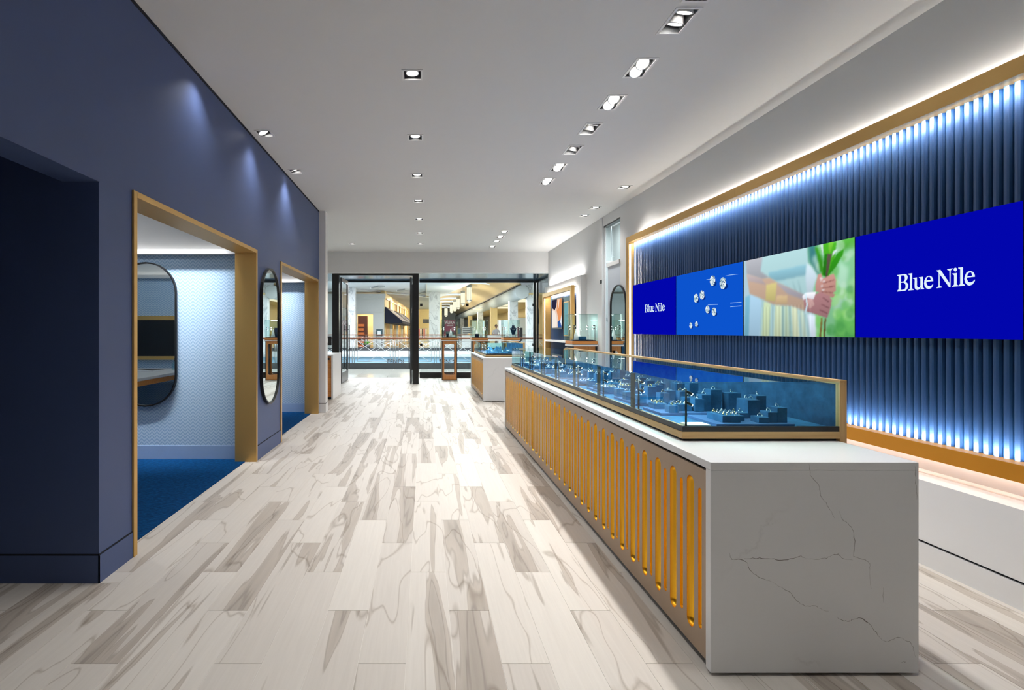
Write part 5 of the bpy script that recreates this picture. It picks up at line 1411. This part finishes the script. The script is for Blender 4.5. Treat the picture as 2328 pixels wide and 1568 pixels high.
for k, Y in enumerate((34.0, 43.5, 54, 66, 80)):
    t = thing('marble_column', '%s marble column under the rounded beam of the vaulted hall' % ORD[k], 'column', (5.95, Y, 0), group='columns along the vaulted hall')
    box('shaft', -0.28, 0.28, -0.28, 0.28, 0, 3.5, M['marble'] if k % 2 == 0 else M['mall_beige'], t)
    box('plinth', -0.32, 0.32, -0.32, 0.32, 0, 0.2, M['mall_grey'], t)
for k, (px, py, Y) in enumerate(((1185, 682, 36), (1143, 698, 42), (1095, 709, 50), (1148, 708, 47))):
    c = at(px, py, Y)
    t = thing('shop_ceiling_panel', '%s glowing ceiling panel in the shops beside the vaulted hall' % ORD[k], 'ceiling light', (c[0], Y, 3.5), group='glowing panels of the shops')
    box('glow', -0.7, 0.7, -1.6, 1.6, -0.06, -0.03, M['panel_glow'], t); box('panel_frame', -0.75, 0.75, -1.65, 1.65, -0.03, 0.0, M['mall_white'], t)
for k, (px, Y, w, h, m_) in enumerate(((1185, 38.5, 1.0, 2.3, 'mall_white'), (1144, 42.5, 0.8, 2.2, 'sky_glow'), (1128, 46, 0.7, 2.3, 'sky_glow'), (1093, 56, 0.8, 2.4, 'sky_glow'), (1078, 60, 0.6, 2.4, 'mall_white'))):
    c = at(px, 752, Y)
    t = thing('shop_window', 'tall shop window, %s from the storefront corner post along the hall' % ORD[k], 'shop window', (c[0], Y, 0), group='shop windows beside the hall')
    box('glow', -w / 2, w / 2, 0, 0.04, 0.3, h, M[m_], t); mb = MB()
    for b in ((-w / 2 - 0.06, -w / 2, 0, h + 0.06), (w / 2, w / 2 + 0.06, 0, h + 0.06), (-w / 2, w / 2, h, h + 0.06), (-w / 2, w / 2, 0, 0.3)): mb.box(b[0], b[1], -0.03, 0.05, b[2], b[3])
    mb.build('window_frame', M['mall_beige'], t)
# lanterns
for k, (px, y0_, y1_, Y) in enumerate(((1066.5, 647, 688, 34), (1052.5, 661, 695, 41), (1042, 675, 703, 50), (1034, 682, 708, 54), (1026.5, 690, 712, 62), (1014, 698, 720, 68))):
    c0, c1 = at(px, y1_, Y), at(px, y0_, Y)
    r, h = 5.3 * Y / F * (41 / 41) * (34 / Y) ** 0.55, c1[2] - c0[2]
    t = thing('hanging_lantern', 'tall glowing cylinder lantern, %s from the viewer in the vaulted hall' % ORD[k], 'lantern', c0, 0, 'lanterns of the vaulted hall')
    MB().lathe([(0, 0.0), (r * 0.6, 0.04 * h), (r, 0.13 * h), (r, 0.86 * h), (0, 0.86 * h)], 14).build('glass_shade', M['lantern'], t)
    d = bpy.data.lights.new('lantern_light', 'POINT'); d.energy = 260; d.color = (1.0, 0.9, 0.74); d.shadow_soft_size = 0.05
    o = bpy.data.objects.new('lantern_light', d); COL.objects.link(o); o.parent = t; o.location = (0, 0, -0.12)
    MB().lathe([(r * 1.04, 0.84 * h), (r * 1.04, h), (0, h)], 14).build('top_ring', M['mall_white'], t)
    MB().lathe([(r * 1.03, 0.10 * h), (r * 1.03, 0.15 * h)], 14).build('lower_band', M['steel'], t)
    for q in range(6):
        a = 2 * PI * q / 6
        MB().tube([(r * 1.02 * math.cos(a), r * 1.02 * math.sin(a), 0.13 * h), (r * 1.02 * math.cos(a), r * 1.02 * math.sin(a), 0.86 * h)], 0.006, 4).build('rib', M['steel'], t)
    MB().tube([(0, 0, h), (0, 0, VZ + VRISE * math.sqrt(max(0, 1 - ((c0[0] - VX) / VR) ** 2)) - c0[2])], 0.012, 5).build('rod', M['steel'], t)
# kiosk with burgundy sign, display counters, dark sign, person, bin, plant, clothes
c = at(1023, 764, 40)
t = thing('burgundy_kiosk', 'burgundy kiosk board reading AURA in the vaulted hall', 'kiosk', (c[0], 40, 0))
box('board', -0.43, 0.43, 0, 0.12, 1.25, 2.15, M['burgundy'], t)
for s in (-0.4, 0.4): box('side_post', s - 0.06, s + 0.06, 0, 0.12, 0, 1.25, M['burgundy'], t)
text_sign('lettering', 'AURA', (0, -0.012, 1.93), 0.30, 'white_letter', None, parent=t)
text_sign('lettering', 'PERFUME', (0, -0.012, 1.72), 0.13, 'white_letter', None, parent=t)
box('kiosk_counter', -0.35, 0.4, -0.5, -0.05, 0, 0.95, M['mall_white'], t)
for k, (px, w, Y) in enumerate(((1063, 24, 38), (1130, 42, 36), (1185, 26, 36))):
    c = at(px, 752, Y); W = w * Y / F
    t = thing('kiosk_counter', '%s white kiosk counter behind the far railing, counted from the burgundy board' % ORD[k], 'counter', (c[0], Y, 0), group='white kiosk counters')
    box('counter_body', -W / 2, W / 2, 0, 0.5, 0, 0.98, M['mall_white'], t); box('counter_top', -W / 2 - 0.04, W / 2 + 0.04, -0.04, 0.54, 0.98, 1.04, M['trim'], t)
    if k == 0:
        box('menu_board', -W / 2, W / 2, 0.2, 0.26, 1.1, 1.6, M['mall_grey'], t)
        for q in range(3): box('shelf_goods', -W / 2 + 0.05, W / 2 - 0.05, 0.16, 0.2, 1.16 + 0.14 * q, 1.23 + 0.14 * q, M['greymetal'], t)
t = thing('kiosk_screen', 'dark upright screen between the burgundy kiosk and the white counters', 'screen', at(1042, 764, 39))
box('panel', -0.2, 0.2, 0, 0.08, 0, 0.62, M['greymetal'], t); box('display', -0.17, 0.17, -0.01, 0, 0.2, 0.56, M['teal'], t)
box('stand', -0.05, 0.05, 0.0, 0.06, -at(1042, 764, 39)[2], 0, M['black'], t)
t = thing('tower_sign', 'black and red upright sign beside the corner marble column', 'sign', (at(1199, 0, 30)[0], 32.2, 0))
box('black_board', -0.1, 0.14, 0, 0.1, 0, 1.5, M['black'], t); box('red_edge', -0.17, -0.1, 0, 0.1, 0.9, 1.5, M['burgundy'], t)
t = thing('potted_plant', 'bright green plant in a dark pot behind the far railing', 'plant', (at(834, 0, 34.5)[0], 34.5, 0))
MB().lathe([(0, 0), (0.2, 0), (0.25, 0.35), (0.23, 0.35), (0, 0.33)], 12).build('pot', M['black'], t)
for k in range(26):
    a = rnd.uniform(0, 2 * PI); el = rnd.uniform(0.35, 1.3); L_ = rnd.uniform(0.3, 0.55)
    d = Vector((math.cos(a) * math.cos(el), math.sin(a) * math.cos(el), math.sin(el))); s_ = Vector((-math.sin(a), math.cos(a), 0)) * 0.06
    b_ = Vector((0, 0, 0.34)); mb = MB()
    mb.poly([b_, b_ + d * L_ * 0.5 + s_, b_ + d * L_ + Vector((0, 0, -0.08)), b_ + d * L_ * 0.5 - s_]); mb.build('leaf', M['leaf'], t)
# clothes shop at the end of the arcade
t = thing('clothes_rack', 'row of dark clothes on a rack in the arcade shop beside the black post', 'clothes rack', (at(959, 0, 58)[0], 58, 0))
MB().tube([(-0.7, 0, 0), (-0.7, 0, 1.6), (0.7, 0, 1.6), (0.7, 0, 0)], 0.03, 6).build('rail', M['steel'], t)
for k in range(6): box('garment', -0.6 + 0.2 * k, -0.45 + 0.2 * k, -0.2, 0.2, 0.5, 1.55, (M['black'], M['burgundy'], M['shirt'])[k % 3], t)
struct(MB().box(-0.2, 1.2, 60, 60.2, 2.2, 2.7).build('trim_shop_sign', M['black']), 'dark shop sign band in the arcade')
# bowl lamp outside the side glass
t = thing('bowl_lamp', 'pale hanging bowl lamp seen through the side glass', 'lamp', (3.75, 10.15, 2.58))
MB().lathe([(0.0, 0.0), (0.08, 0.012), (0.14, 0.05), (0.165, 0.10), (0.16, 0.10), (0.0, 0.10)], 20).build('bowl', M['card'], t)
MB().tube([(0, 0, 0.1), (0, 0, 1.3)], 0.008, 6).build('rod', M['steel'], t)
MB().tube([(-0.05, 0, 0.2), (0.08, 0, 0.2)], 0.006, 5).build('cross_arm', M['steel'], t)

# person behind the white kiosk counter
c = at(1128, 752, 36.9)
pr = thing('person', 'person in a grey shirt behind a white kiosk counter in the vaulted hall', 'person', (c[0], 36.9, 0))
def skinned(name, verts, edges, radii, m, parent):
    me = bpy.data.meshes.new(name); me.from_pydata(verts, edges, []); me.materials.append(m)
    o = bpy.data.objects.new(name, me); COL.objects.link(o); o.parent = parent
    sk = o.modifiers.new('skin', 'SKIN'); sk.use_smooth_shade = True
    for sv, r in zip(me.skin_vertices[0].data, radii): sv.radius = (r, r * 0.8)
    me.skin_vertices[0].data[0].use_root = True
    sub = o.modifiers.new('sub', 'SUBSURF'); sub.levels = 1; sub.render_levels = 2
    return o
V = [(0, 0, .92), (0, 0, 1.12), (0, 0, 1.30), (0, 0, 1.40), (0, 0, 1.47), (0, -.01, 1.52),
     (.19, 0, 1.33), (.27, -.02, 1.10), (.18, -.2, 1.05), (-.19, 0, 1.33), (-.27, -.02, 1.10), (-.18, -.2, 1.05),
     (.09, 0, .85), (.1, 0, .46), (.1, .02, .06), (.1, -.1, .03), (-.09, 0, .85), (-.1, 0, .46), (-.1, .02, .06), (-.1, -.1, .03)]
E_ = [(0, 1), (1, 2), (2, 3), (3, 4), (4, 5), (2, 6), (6, 7), (7, 8), (2, 9), (9, 10), (10, 11), (0, 12), (12, 13), (13, 14), (14, 15), (0, 16), (16, 17), (17, 18), (18, 19)]
R_ = [.15, .14, .15, .07, .055, .06, .07, .05, .035, .07, .05, .035, .09, .065, .045, .04, .09, .065, .045, .04]
skinned('body', V, E_, R_, M['shirt'], pr)
def ellipsoid(name, c, r, m, parent):
    mb = MB(); prof = [(math.sin(PI * k / 10), -math.cos(PI * k / 10)) for k in range(11)]
    mb.lathe(prof, 14); o = mb.build(name, m, parent); o.location = c; o.scale = r
    return o
hd = ellipsoid('head', (0, -.01, 1.62), (.085, .10, .13), M['skin'], pr)
ellipsoid('hair', (0, .03, 1.665), (.105, .115, .125), M['hair'], pr)
ellipsoid('nose', (0, -1.0, -.1), (.2, .25, .2), M['skin'], hd)
for s in (-1, 1):
    ellipsoid('eye', (s * .4, -.88, .1), (.14, .1, .09), M['hair'], hd); ellipsoid('ear', (s * 1.0, 0, 0), (.15, .25, .25), M['skin'], hd)
ellipsoid('mouth', (0, -.88, -.45), (.3, .1, .07), M['burgundy'], hd)
